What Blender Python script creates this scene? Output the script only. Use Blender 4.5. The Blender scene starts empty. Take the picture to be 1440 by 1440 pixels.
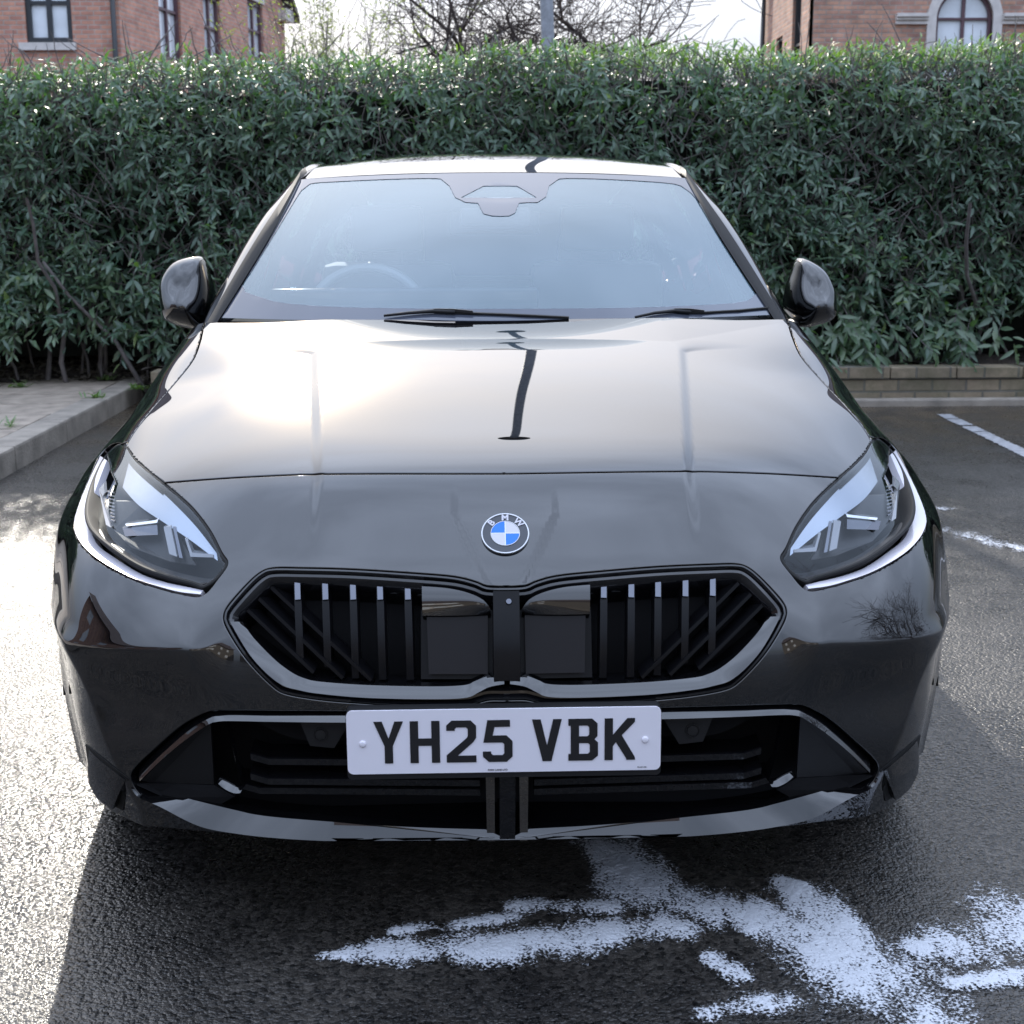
import bpy, bmesh, math, random
import numpy as np
from mathutils import Vector, Matrix
from mathutils.bvhtree import BVHTree
from mathutils.geometry import delaunay_2d_cdt

R = math.radians
scene = bpy.context.scene
COL = scene.collection

# ------------------------------------------------------------------ camera
FPX, CPX = 1995.0, 720.0                      # focal length and centre in pixels of the 1440 px photo
CAM = np.array([-0.036, -2.263, 1.28])
PITCH, YAW, ROLL = R(12.1), R(1.15), R(0.22)
_f = np.array([math.sin(YAW) * math.cos(PITCH), math.cos(YAW) * math.cos(PITCH), -math.sin(PITCH)])
_r = np.array([math.cos(YAW), -math.sin(YAW), 0.0])
_u = np.cross(_r, _f)
_r, _u = _r * math.cos(ROLL) - _u * math.sin(ROLL), _u * math.cos(ROLL) + _r * math.sin(ROLL)
cam_data = bpy.data.cameras.new('camera')
cam_data.sensor_width = 36.0
cam_data.lens = 36.0 * FPX / 1440.0
cam_data.clip_start, cam_data.clip_end = 0.05, 2000.0
cam_data.dof.use_dof = True
cam_data.dof.focus_distance = 2.9
cam_data.dof.aperture_fstop = 11.0
cam = bpy.data.objects.new('camera', cam_data)
cam.matrix_world = Matrix(((_r[0], _u[0], -_f[0], CAM[0]), (_r[1], _u[1], -_f[1], CAM[1]),
                           (_r[2], _u[2], -_f[2], CAM[2]), (0, 0, 0, 1)))
COL.objects.link(cam)
scene.camera = cam

# ------------------------------------------------------------------ sky and sun
SUN_AZ, SUN_EL = R(-12.0), R(27.5)            # azimuth measured from +Y towards +X
world = bpy.data.worlds.new('World')
scene.world = world
world.use_nodes = True
wn, wl = world.node_tree.nodes, world.node_tree.links
wn.clear()
w_out = wn.new('ShaderNodeOutputWorld')
w_bg = wn.new('ShaderNodeBackground')
w_sky = wn.new('ShaderNodeTexSky')
w_sky.sky_type = 'NISHITA'
w_sky.sun_disc = False
w_sky.sun_elevation = SUN_EL
w_sky.sun_rotation = SUN_AZ
w_sky.air_density, w_sky.dust_density, w_sky.ozone_density = 1.0, 2.4, 1.4
w_tc = wn.new('ShaderNodeTexCoord')
w_map = wn.new('ShaderNodeMapping'); w_map.inputs['Scale'].default_value = (1.0, 1.0, 2.6)
w_n = wn.new('ShaderNodeTexNoise'); w_n.inputs['Scale'].default_value = 1.7
w_n.inputs['Detail'].default_value = 7.0; w_n.inputs['Roughness'].default_value = 0.5
w_r = wn.new('ShaderNodeValToRGB')
w_r.color_ramp.elements[0].position = 0.38; w_r.color_ramp.elements[0].color = (0.60, 0.60, 0.60, 1)
w_r.color_ramp.elements[1].position = 0.72; w_r.color_ramp.elements[1].color = (1.0, 1.0, 1.0, 1)
w_mix = wn.new('ShaderNodeMix'); w_mix.data_type = 'RGBA'
CLOUD = (14.6, 17.2, 22.6, 1)
wl.new(w_tc.outputs['Generated'], w_map.inputs['Vector'])
wl.new(w_map.outputs['Vector'], w_n.inputs['Vector'])
wl.new(w_n.outputs['Fac'], w_r.inputs['Fac'])
wl.new(w_r.outputs['Color'], w_mix.inputs['Factor'])
wl.new(w_sky.outputs['Color'], w_mix.inputs['A'])
w_el = wn.new('ShaderNodeSeparateXYZ'); wl.new(w_tc.outputs['Generated'], w_el.inputs[0])
w_er = wn.new('ShaderNodeMapRange'); w_er.inputs['From Min'].default_value = 0.05; w_er.inputs['From Max'].default_value = 0.95
w_er.inputs['To Min'].default_value = 0.26; w_er.inputs['To Max'].default_value = 1.42
wl.new(w_el.outputs['Z'], w_er.inputs['Value'])
w_cs = wn.new('ShaderNodeVectorMath'); w_cs.operation = 'SCALE'; w_cs.inputs[0].default_value = CLOUD[:3]
wl.new(w_er.outputs['Result'], w_cs.inputs['Scale']); wl.new(w_cs.outputs['Vector'], w_mix.inputs['B'])
w_sun = wn.new('ShaderNodeVectorMath'); w_sun.operation = 'DOT_PRODUCT'
w_sun.inputs[1].default_value = (math.sin(SUN_AZ) * math.cos(SUN_EL), math.cos(SUN_AZ) * math.cos(SUN_EL), math.sin(SUN_EL))
wl.new(w_tc.outputs['Generated'], w_sun.inputs[0])
w_p = wn.new('ShaderNodeMapRange'); w_p.inputs['From Min'].default_value = 0.74; w_p.inputs['From Max'].default_value = 1.0
w_p.inputs['To Min'].default_value = 0.0; w_p.inputs['To Max'].default_value = 1.0; w_p.interpolation_type = 'SMOOTHSTEP'
wl.new(w_sun.outputs['Value'], w_p.inputs['Value'])
w_add = wn.new('ShaderNodeMix'); w_add.data_type = 'RGBA'; w_add.blend_type = 'ADD'
w_add.inputs['B'].default_value = (10.5, 9.2, 7.4, 1)
w_hz = wn.new('ShaderNodeMapRange'); w_hz.inputs['From Min'].default_value = 0.10; w_hz.inputs['From Max'].default_value = 0.34
w_hz.inputs['To Min'].default_value = 0.10; w_hz.inputs['To Max'].default_value = 1.0; wl.new(w_el.outputs['Z'], w_hz.inputs['Value'])
w_ml = wn.new('ShaderNodeMath'); w_ml.operation = 'MULTIPLY'; wl.new(w_p.outputs['Result'], w_ml.inputs[0]); wl.new(w_hz.outputs['Result'], w_ml.inputs[1])
wl.new(w_ml.outputs[0], w_add.inputs['Factor'])
wl.new(w_mix.outputs['Result'], w_add.inputs['A'])
w_pw = wn.new('ShaderNodeMath'); w_pw.operation = 'POWER'; w_pw.inputs[1].default_value = 480.0   # bright aureole of the veiled sun
w_mxx = wn.new('ShaderNodeMath'); w_mxx.operation = 'MAXIMUM'; w_mxx.inputs[1].default_value = 0.0
wl.new(w_sun.outputs['Value'], w_mxx.inputs[0]); wl.new(w_mxx.outputs[0], w_pw.inputs[0])
w_ad2 = wn.new('ShaderNodeMix'); w_ad2.data_type = 'RGBA'; w_ad2.blend_type = 'ADD'; w_ad2.inputs['B'].default_value = (130.0, 96.0, 58.0, 1)
wl.new(w_pw.outputs[0], w_ad2.inputs['Factor']); wl.new(w_add.outputs['Result'], w_ad2.inputs['A'])
wl.new(w_ad2.outputs['Result'], w_bg.inputs['Color'])
w_bg.inputs['Strength'].default_value = 0.1
wl.new(w_bg.outputs['Background'], w_out.inputs['Surface'])

sun_data = bpy.data.lights.new('sun', 'SUN')
sun_data.energy, sun_data.angle, sun_data.color = 4.4, R(0.55), (1.0, 0.94, 0.84)
sun = bpy.data.objects.new('sun', sun_data)
_sd = Vector((math.sin(SUN_AZ) * math.cos(SUN_EL), math.cos(SUN_AZ) * math.cos(SUN_EL), math.sin(SUN_EL)))
sun.rotation_euler = _sd.to_track_quat('Z', 'Y').to_euler()
sun.location = (-8, 20, 18)
COL.objects.link(sun)

scene.view_settings.view_transform = 'Standard'
scene.view_settings.look = 'None'
scene.view_settings.exposure = 0.38
scene.view_settings.gamma = 1.0
scene.cycles.use_denoising = True
scene.cycles.max_bounces = 10
scene.cycles.transparent_max_bounces = 12
scene.cycles.caustics_reflective = False
scene.cycles.caustics_refractive = False
scene.cycles.sample_clamp_indirect = 6.0


# ------------------------------------------------------------------ camera helpers
def ray(px, py):
    d = _r * (px - CPX) / FPX - _u * (py - CPX) / FPX + _f
    return d / np.linalg.norm(d)


def at(px, py, y):
    """point seen at a photo pixel, on the plane at distance y"""
    d = ray(px, py)
    return CAM + d * ((y - CAM[1]) / d[1])


def ground_at(px, py, z=0.0):
    d = ray(px, py)
    return CAM + d * ((z - CAM[2]) / d[2])


# ------------------------------------------------------------------ materials
def new_mat(name):
    m = bpy.data.materials.new(name)
    m.use_nodes = True
    nt = m.node_tree
    b = nt.nodes['Principled BSDF']
    return m, nt.nodes, nt.links, b


def pm(name, col, rough=0.5, metal=0.0, spec=0.5, ior=None, coat=0.0, coat_rough=0.03, trans=0.0, var=0.0,
       vscale=6.0, rvar=0.0, bump=0.0, bscale=40.0, emis=None, estr=0.0, object_space=True):
    m, n, l, b = new_mat(name)
    b.inputs['Base Color'].default_value = (*col, 1)
    b.inputs['Roughness'].default_value = rough
    b.inputs['Metallic'].default_value = metal
    b.inputs['Specular IOR Level'].default_value = spec
    if ior: b.inputs['IOR'].default_value = ior
    b.inputs['Coat Weight'].default_value = coat
    b.inputs['Coat Roughness'].default_value = coat_rough
    b.inputs['Transmission Weight'].default_value = trans
    if emis:
        b.inputs['Emission Color'].default_value = (*emis, 1); b.inputs['Emission Strength'].default_value = estr
    if var or rvar or bump:
        tc = n.new('ShaderNodeTexCoord')
        src = tc.outputs['Object']
    if var or rvar:
        nz = n.new('ShaderNodeTexNoise'); nz.inputs['Scale'].default_value = vscale; nz.inputs['Detail'].default_value = 8
        l.new(src, nz.inputs['Vector'])
    if var:
        mr = n.new('ShaderNodeMapRange'); mr.inputs['To Min'].default_value = 1 - var; mr.inputs['To Max'].default_value = 1 + var
        mr.inputs['From Min'].default_value = 0.3; mr.inputs['From Max'].default_value = 0.7
        l.new(nz.outputs['Fac'], mr.inputs['Value'])
        mx = n.new('ShaderNodeVectorMath'); mx.operation = 'SCALE'; mx.inputs[0].default_value = col
        l.new(mr.outputs['Result'], mx.inputs['Scale']); l.new(mx.outputs['Vector'], b.inputs['Base Color'])
    if rvar:
        mr2 = n.new('ShaderNodeMapRange'); mr2.inputs['To Min'].default_value = max(0, rough - rvar); mr2.inputs['To Max'].default_value = rough + rvar
        mr2.inputs['From Min'].default_value = 0.3; mr2.inputs['From Max'].default_value = 0.7
        l.new(nz.outputs['Fac'], mr2.inputs['Value']); l.new(mr2.outputs['Result'], b.inputs['Roughness'])
    if bump:
        nb = n.new('ShaderNodeTexNoise'); nb.inputs['Scale'].default_value = bscale; nb.inputs['Detail'].default_value = 6
        l.new(src, nb.inputs['Vector'])
        bp = n.new('ShaderNodeBump'); bp.inputs['Strength'].default_value = 1.0; bp.inputs['Distance'].default_value = bump
        l.new(nb.outputs['Fac'], bp.inputs['Height']); l.new(bp.outputs['Normal'], b.inputs['Normal'])
    return m


# ------------------------------------------------------------------ object helpers
def tag(o, label=None, cat=None, group=None, kind=None):
    if label: o['label'] = label
    if cat: o['category'] = cat
    if group: o['group'] = group
    if kind: o['kind'] = kind
    return o


def empty(name, loc, label, cat, group=None):
    o = bpy.data.objects.new(name, None)
    o.location = loc
    COL.objects.link(o)
    bpy.context.view_layer.update()
    return tag(o, label, cat, group)


def mobj(name, V, F, mat, parent=None, smooth=False, normals=None, mats=None, fmat=None):
    """one mesh object from world-space vertices"""
    me = bpy.data.meshes.new(name)
    V = np.asarray(V, dtype=float)
    if parent is not None:
        off = np.array(parent.matrix_world.translation)
        V = V - off
    me.from_pydata([tuple(v) for v in V], [], [tuple(int(i) for i in f) for f in F])
    for m in (mats or [mat]): me.materials.append(m)
    if fmat is not None: me.polygons.foreach_set('material_index', np.asarray(fmat, dtype=np.int32))
    if smooth: me.polygons.foreach_set('use_smooth', [True] * len(me.polygons))
    if normals is not None: me.normals_split_custom_set(normals)
    me.update()
    o = bpy.data.objects.new(name, me)
    COL.objects.link(o)
    if parent is not None: o.parent = parent
    return o


class MB:
    """collects shapes for ONE mesh"""
    def __init__(s): s.V, s.F, s.M = [], [], []

    def add(s, V, F, m=0):
        k = len(s.V); s.V += [tuple(v) for v in V]; s.F += [tuple(i + k for i in f) for f in F]; s.M += [m] * len(F)
        return s

    def box(s, a, b, m=0, bev=0.0):
        x0, y0, z0 = a; x1, y1, z1 = b
        if bev <= 0:
            V = [(x0, y0, z0), (x1, y0, z0), (x1, y1, z0), (x0, y1, z0), (x0, y0, z1), (x1, y0, z1), (x1, y1, z1), (x0, y1, z1)]
            return s.add(V, [(0, 3, 2, 1), (4, 5, 6, 7), (0, 1, 5, 4), (1, 2, 6, 5), (2, 3, 7, 6), (3, 0, 4, 7)], m)
        bm = bmesh.new(); bmesh.ops.create_cube(bm, size=1)
        for v in bm.verts:
            v.co = Vector(((x0 + x1) / 2 + v.co.x * (x1 - x0), (y0 + y1) / 2 + v.co.y * (y1 - y0), (z0 + z1) / 2 + v.co.z * (z1 - z0)))
        bmesh.ops.bevel(bm, geom=bm.edges[:], offset=bev, segments=2, affect='EDGES', profile=0.6)
        bm.verts.index_update()
        V = [tuple(v.co) for v in bm.verts]; F = [[v.index for v in f.verts] for f in bm.faces]; bm.free()
        return s.add(V, F, m)

    def tube(s, P, rad, n=8, m=0, cap=True):
        """tube along points, radius may be a list"""
        P = [Vector(p) for p in P]
        rr = rad if hasattr(rad, '__len__') else [rad] * len(P)
        V, F = [], []
        up = Vector((0, 0, 1))
        for i, p in enumerate(P):
            t = (P[min(i + 1, len(P) - 1)] - P[max(i - 1, 0)]).normalized()
            a = t.cross(up)
            if a.length < 1e-3: a = t.cross(Vector((1, 0, 0)))
            a.normalize(); b = t.cross(a)
            for k in range(n):
                th = 2 * math.pi * k / n
                V.append(tuple(p + (a * math.cos(th) + b * math.sin(th)) * rr[i]))
        for i in range(len(P) - 1):
            for k in range(n):
                F.append((i * n + k, i * n + (k + 1) % n, (i + 1) * n + (k + 1) % n, (i + 1) * n + k))
        if cap:
            F.append(tuple(range(n - 1, -1, -1))); F.append(tuple((len(P) - 1) * n + k for k in range(n)))
        return s.add(V, F, m)

    def lathe(s, prof, origin, axis=(0, 0, 1), n=32, m=0):
        ax = Vector(axis).normalized()
        a = ax.cross(Vector((0, 0, 1)))
        if a.length < 1e-3: a = Vector((1, 0, 0))
        a.normalize(); b = ax.cross(a); o = Vector(origin)
        V, F = [], []
        for r, h in prof:
            for k in range(n):
                th = 2 * math.pi * k / n
                V.append(tuple(o + ax * h + (a * math.cos(th) + b * math.sin(th)) * r))
        for i in range(len(prof) - 1):
            for k in range(n):
                F.append((i * n + k, i * n + (k + 1) % n, (i + 1) * n + (k + 1) % n, (i + 1) * n + k))
        return s.add(V, F, m)

    def prism(s, poly, frm, depth, m=0):
        """extrude a 2D polygon; frm = (origin, ex, ey, ez)"""
        o, ex, ey, ez = [np.asarray(q, float) for q in frm]
        n = len(poly)
        A = [o + ex * p[0] + ey * p[1] for p in poly]; B = [q + ez * depth for q in A]
        F = [tuple(range(n)), tuple(range(2 * n - 1, n - 1, -1))]
        F += [(i, n + i, n + (i + 1) % n, (i + 1) % n) for i in range(n)]
        return s.add([tuple(q) for q in A + B], F, m)

    def obj(s, name, mat, parent=None, smooth=False, mats=None):
        o = mobj(name, s.V, s.F, mat, parent, smooth, mats=mats, fmat=s.M if mats else None)
        bm = bmesh.new(); bm.from_mesh(o.data)
        bmesh.ops.recalc_face_normals(bm, faces=bm.faces[:])
        bm.to_mesh(o.data); bm.free()
        if smooth == 'auto':
            o.data.polygons.foreach_set('use_smooth', [True] * len(o.data.polygons))
            set_sharp(o.data, 35)
        return o


def set_sharp(me, deg):
    bm = bmesh.new(); bm.from_mesh(me)
    for e in bm.edges:
        if len(e.link_faces) == 2:
            e.smooth = e.calc_face_angle(0) < R(deg)
    bm.to_mesh(me); bm.free()


def text_mesh(s, size, bold=0.0, extrude=0.0):
    c = bpy.data.curves.new('t', 'FONT'); c.body = s; c.size = size; c.offset = bold; c.extrude = extrude
    c.align_x = 'CENTER'; c.align_y = 'CENTER'
    o = bpy.data.objects.new('t', c); COL.objects.link(o)
    dg = bpy.context.evaluated_depsgraph_get()
    me = bpy.data.meshes.new_from_object(o.evaluated_get(dg))
    V = [tuple(v.co) for v in me.vertices]; F = [tuple(p.vertices) for p in me.polygons]
    bpy.data.objects.remove(o); bpy.data.meshes.remove(me); bpy.data.curves.remove(c)
    return V, F
# ------------------------------------------------------------------ ground
rng = np.random.default_rng(7)
random.seed(7)


def asphalt_material():
    m, n, l, b = new_mat('wet_asphalt')
    tc = n.new('ShaderNodeTexCoord'); P = tc.outputs['Object']
    def noise(scale, detail=6, rough=0.55):
        x = n.new('ShaderNodeTexNoise'); x.inputs['Scale'].default_value = scale; x.inputs['Detail'].default_value = detail
        x.inputs['Roughness'].default_value = rough; l.new(P, x.inputs['Vector']); return x.outputs['Fac']
    def ramp(f, a, c):
        x = n.new('ShaderNodeMapRange'); x.inputs['From Min'].default_value = a; x.inputs['From Max'].default_value = c
        l.new(f, x.inputs['Value']); return x.outputs['Result']
    def mth(op, a, c):
        x = n.new('ShaderNodeMath'); x.operation = op
        for i, q in enumerate((a, c)):
            if isinstance(q, (int, float)): x.inputs[i].default_value = q
            else: l.new(q, x.inputs[i])
        return x.outputs[0]
    vor = n.new('ShaderNodeTexVoronoi'); vor.inputs['Scale'].default_value = 115.0; l.new(P, vor.inputs['Vector'])
    vor2 = n.new('ShaderNodeTexVoronoi'); vor2.inputs['Scale'].default_value = 240.0; l.new(P, vor2.inputs['Vector'])
    big = noise(0.9, 5); mid = noise(4.5, 6); fine = noise(60.0, 4)
    # wetness: high close to the car, patchy further away
    wet = ramp(mth('ADD', mth('MULTIPLY', big, 0.65), mth('MULTIPLY', mid, 0.35)), 0.34, 0.62)
    stone = n.new('ShaderNodeSeparateColor'); l.new(vor.outputs['Color'], stone.inputs['Color'])
    col = n.new('ShaderNodeValToRGB'); e = col.color_ramp.elements
    e[0].position = 0.0; e[0].color = (0.006, 0.006, 0.006, 1); e[1].position = 1.0; e[1].color = (0.048, 0.044, 0.040, 1)
    l.new(stone.outputs['Red'], col.inputs['Fac'])
    dry = n.new('ShaderNodeMix'); dry.data_type = 'RGBA'; dry.blend_type = 'MULTIPLY'; dry.inputs['Factor'].default_value = 1
    l.new(col.outputs['Color'], dry.inputs['A'])
    dk = n.new('ShaderNodeMix'); dk.data_type = 'RGBA'; dk.inputs['A'].default_value = (1.9, 1.85, 1.75, 1); dk.inputs['B'].default_value = (0.45, 0.45, 0.47, 1)
    l.new(wet, dk.inputs['Factor']); l.new(dk.outputs['Result'], dry.inputs['B'])
    sepp = n.new('ShaderNodeSeparateXYZ'); l.new(P, sepp.inputs[0])
    ms = mth('MULTIPLY', ramp(sepp.outputs['Y'], 4.6, 6.9), ramp(mth('ADD', mid, mth('MULTIPLY', fine, 0.3)), 0.45, 0.75))
    mo = n.new('ShaderNodeMix'); mo.data_type = 'RGBA'; l.new(ms, mo.inputs['Factor']); l.new(dry.outputs['Result'], mo.inputs['A']); mo.inputs['B'].default_value = (0.075, 0.055, 0.035, 1)
    l.new(mo.outputs['Result'], b.inputs['Base Color'])
    rg = n.new('ShaderNodeMapRange'); rg.inputs['To Min'].default_value = 0.40; rg.inputs['To Max'].default_value = 0.12
    l.new(wet, rg.inputs['Value']); l.new(mth('ADD', rg.outputs['Result'], mth('MULTIPLY', stone.outputs['Green'], 0.16)), b.inputs['Roughness'])
    h = mth('ADD', mth('MULTIPLY', vor.outputs['Distance'], -1.0), mth('MULTIPLY', vor2.outputs['Distance'], -0.45))
    h = mth('ADD', h, mth('MULTIPLY', fine, 0.5)); h = mth('ADD', h, mth('MULTIPLY', stone.outputs['Blue'], 0.55))
    bp = n.new('ShaderNodeBump'); bp.inputs['Strength'].default_value = 0.8; bp.inputs['Distance'].default_value = 0.0036
    l.new(h, bp.inputs['Height']); l.new(bp.outputs['Normal'], b.inputs['Normal'])
    b.inputs['Specular IOR Level'].default_value = 0.42
    bc = n.new('ShaderNodeBump'); bc.inputs['Strength'].default_value = 0.8; bc.inputs['Distance'].default_value = 0.0023   # water film, smoother than the stones
    l.new(h, bc.inputs['Height']); l.new(bc.outputs['Normal'], b.inputs['Coat Normal'])
    l.new(mth('MULTIPLY', wet, 0.26), b.inputs['Coat Weight']); b.inputs['Coat IOR'].default_value = 1.38
    b.inputs['Coat Roughness'].default_value = 0.11
    return m


M_ASPH = asphalt_material()
gx = np.concatenate([[-300, -100, -30], np.linspace(-10, 10, 41), [30, 100, 300]])
gy = np.concatenate([[-300, -100, -30], np.linspace(-10, 10, 41), [30, 100, 400]])
V = [(x, y, 0.0) for y in gy for x in gx]
nx = len(gx)
F = [(j * nx + i, j * nx + i + 1, (j + 1) * nx + i + 1, (j + 1) * nx + i) for j in range(len(gy) - 1) for i in range(nx - 1)]
ground = mobj('ground', V, F, M_ASPH, smooth=True)
tag(ground, 'wet dark asphalt of the parking area', kind='structure')

M_SLAB = pm('paving_slab', (0.27, 0.225, 0.18), 0.75, var=0.28, vscale=9, bump=0.004, bscale=55)
M_KERB = pm('kerb_concrete', (0.24, 0.21, 0.175), 0.7, var=0.3, vscale=7, bump=0.004, bscale=70)
M_SOIL = pm('bark_soil', (0.045, 0.034, 0.026), 0.9, var=0.5, vscale=30, bump=0.03, bscale=45)
M_PAINT = pm('worn_white_paint', (0.27, 0.27, 0.28), 0.6, var=0.35, vscale=25, bump=0.002, bscale=90)

# pavement on the left, paving stones as one sheet of slabs with joints cut in
KX = -2.38
pv = MB()
yy = -0.6
row = 0
while yy < 7.75:
    h = 0.45 if row % 3 else 0.6
    h = min(h, 7.8 - yy)
    xx = KX - 0.16 - 0.006
    k = 0
    while xx > -9:
        w = 0.62 + 0.28 * rng.random()
        dz = rng.uniform(-0.004, 0.004)
        pv.box((xx - w + 0.006, yy + 0.005, 0.0), (xx - 0.006, yy + h - 0.005, 0.118 + dz), bev=0.006)
        xx -= w; k += 1
    yy += h; row += 1
pavement = pv.obj('pavement', M_SLAB)
tag(pavement, 'buff stone paving along the left kerb', kind='structure')
pbase = MB().box((-9.2, -0.6, -0.05), (KX - 0.16, 7.8, 0.104)).obj('pavement_bed', M_SOIL)
tag(pbase, 'dirt in the joints of the left pavement', kind='structure')
kb = MB(); yy = -0.6
while yy < 7.7:
    L = 0.9
    kb.box((KX - 0.16, yy + 0.004, -0.05), (KX, min(yy + L, 7.8) - 0.004, 0.125 + rng.uniform(-0.003, 0.003)), bev=0.014)
    yy += L
tag(kb.obj('kerb', M_KERB, smooth=False), 'concrete kerb stones along the left pavement', kind='structure')

# soil bank under the hedge
def soil_z(x, y):
    base = 0.10 + 0.20 * np.clip((y - 7.7) / 1.2, 0, 1)
    return base + 0.03 * np.sin(x * 7.1 + y * 3) * np.cos(x * 3.3 - y * 9) + 0.015 * np.sin(x * 23 + y * 31)
sx = np.linspace(-9, -1.6, 120); sy = np.linspace(7.5, 11, 50)
V = [(x, y, float(soil_z(x, y)) + 0.02 * rng.random()) for y in sy for x in sx]; nx = len(sx)
F = [(j * nx + i, j * nx + i + 1, (j + 1) * nx + i + 1, (j + 1) * nx + i) for j in range(len(sy) - 1) for i in range(nx - 1)]
tag(mobj('soil_bed', V, F, M_SOIL, smooth=True), 'dark soil bank at the foot of the hedge', kind='structure')
sx = np.linspace(-2.3, 9, 120); sy = np.linspace(7.16, 11, 50)
V = [(x, y, 0.21 + 0.03 * rng.random() + 0.03 * math.sin(x * 5) * math.cos(y * 7)) for y in sy for x in sx]
F = [(j * nx + i, j * nx + i + 1, (j + 1) * nx + i + 1, (j + 1) * nx + i) for j in range(len(sy) - 1) for i in range(nx - 1)]
tag(mobj('soil_bed', V, F, M_SOIL, smooth=True), 'dark soil bed held behind the low wall', kind='structure')

# bay marking line on the right, worn, a sheet just above the asphalt
lp = MB()
yq = 2.2
while yq < 6.5:
    L = rng.uniform(0.012, 0.03)
    a, c = 0.0, 0.0
    a = rng.uniform(0, 0.012); c = rng.uniform(0, 0.012)
    if rng.random() > 0.07:
        xm = 2.80 + 0.02 * (yq - 4)
        lp.add([(xm - 0.05 + a, yq, 0.004), (xm + 0.05 - c, yq, 0.004), (xm + 0.05 - c, yq + L, 0.004), (xm - 0.05 + a, yq + L, 0.004)], [(0, 1, 2, 3)])
    yq += L
tag(lp.obj('bay_line', M_PAINT), 'worn white bay line on the asphalt to the right', kind='structure')

# low retaining wall on the right (brick on edge, mossy)
def brick_mat(name, c1, c2, mortar, sc, vari=0.35, rough=0.85, off=(0, 0, 0), axis='X', moss=0.0):
    m, n, l, b = new_mat(name)
    tc = n.new('ShaderNodeTexCoord'); sep = n.new('ShaderNodeSeparateXYZ'); cmb = n.new('ShaderNodeCombineXYZ')
    l.new(tc.outputs['Object'], sep.inputs[0])
    l.new(sep.outputs['X' if axis == 'X' else 'Y'], cmb.inputs['X']); l.new(sep.outputs['Z'], cmb.inputs['Y'])
    br = n.new('ShaderNodeTexBrick'); l.new(cmb.outputs[0], br.inputs['Vector'])
    br.inputs['Color1'].default_value = (*c1, 1); br.inputs['Color2'].default_value = (*c2, 1); br.inputs['Mortar'].default_value = (*mortar, 1)
    br.inputs['Scale'].default_value = 1.0; br.inputs['Brick Width'].default_value = sc[0]; br.inputs['Row Height'].default_value = sc[1]
    br.inputs['Mortar Size'].default_value = sc[2]; br.inputs['Bias'].default_value = -0.1; br.inputs['Mortar Smooth'].default_value = 0.3
    nz = n.new('ShaderNodeTexNoise'); nz.inputs['Scale'].default_value = 3.0; nz.inputs['Detail'].default_value = 10; nz.inputs['Roughness'].default_value = 0.7
    l.new(tc.outputs['Object'], nz.inputs['Vector'])
    mr = n.new('ShaderNodeMapRange'); mr.inputs['From Min'].default_value = 0.3; mr.inputs['From Max'].default_value = 0.7
    mr.inputs['To Min'].default_value = 1 - vari; mr.inputs['To Max'].default_value = 1 + vari; l.new(nz.outputs['Fac'], mr.inputs['Value'])
    mx = n.new('ShaderNodeVectorMath'); mx.operation = 'SCALE'; l.new(br.outputs['Color'], mx.inputs[0]); l.new(mr.outputs['Result'], mx.inputs['Scale'])
    last = mx.outputs['Vector']
    if moss:
        n2 = n.new('ShaderNodeTexNoise'); n2.inputs['Scale'].default_value = 5.0; n2.inputs['Detail'].default_value = 12; n2.inputs['Roughness'].default_value = 0.75
        l.new(tc.outputs['Object'], n2.inputs['Vector'])
        r2 = n.new('ShaderNodeMapRange'); r2.inputs['From Min'].default_value = 0.42; r2.inputs['From Max'].default_value = 0.62; r2.inputs['To Max'].default_value = moss
        l.new(n2.outputs['Fac'], r2.inputs['Value'])
        m2 = n.new('ShaderNodeMix'); m2.data_type = 'RGBA'; l.new(r2.outputs['Result'], m2.inputs['Factor']); l.new(last, m2.inputs['A'])
        m2.inputs['B'].default_value = (0.06, 0.065, 0.03, 1); last = m2.outputs['Result']
    l.new(last, b.inputs['Base Color']); b.inputs['Roughness'].default_value = rough
    bp = n.new('ShaderNodeBump'); bp.inputs['Distance'].default_value = 0.012; bp.inputs['Strength'].default_value = 0.8
    ad = n.new('ShaderNodeMath'); ad.operation = 'SUBTRACT'; l.new(nz.outputs['Fac'], ad.inputs[0]); l.new(br.outputs['Fac'], ad.inputs[1])
    l.new(ad.outputs[0], bp.inputs['Height']); l.new(bp.outputs['Normal'], b.inputs['Normal'])
    return m


M_LOWW = brick_mat('mossy_brick', (0.24, 0.19, 0.13), (0.17, 0.14, 0.10), (0.13, 0.12, 0.10), (0.225, 0.085, 0.008), moss=0.55)
lw = MB(); x = -2.2
lw.box((-2.2, 7.0, -0.05), (9.0, 7.16, 0.165))
while x < 9.0:
    w = 0.44
    lw.box((x + 0.003, 6.985 + rng.uniform(-0.004, 0.004), 0.169), (x + w - 0.003, 7.17, 0.25 + rng.uniform(-0.006, 0.006)), bev=0.008)
    x += w
low_wall = lw.obj('retaining_wall', M_LOWW)
tag(low_wall, 'low mossy brick retaining wall below the hedge on the right', 'low wall')
tag(MB().box((-2.2, 6.90, -0.03), (9.0, 7.0, 0.045), bev=0.01).obj('kerb', M_KERB), 'low concrete channel edge at the foot of the low wall', kind='structure')

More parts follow.
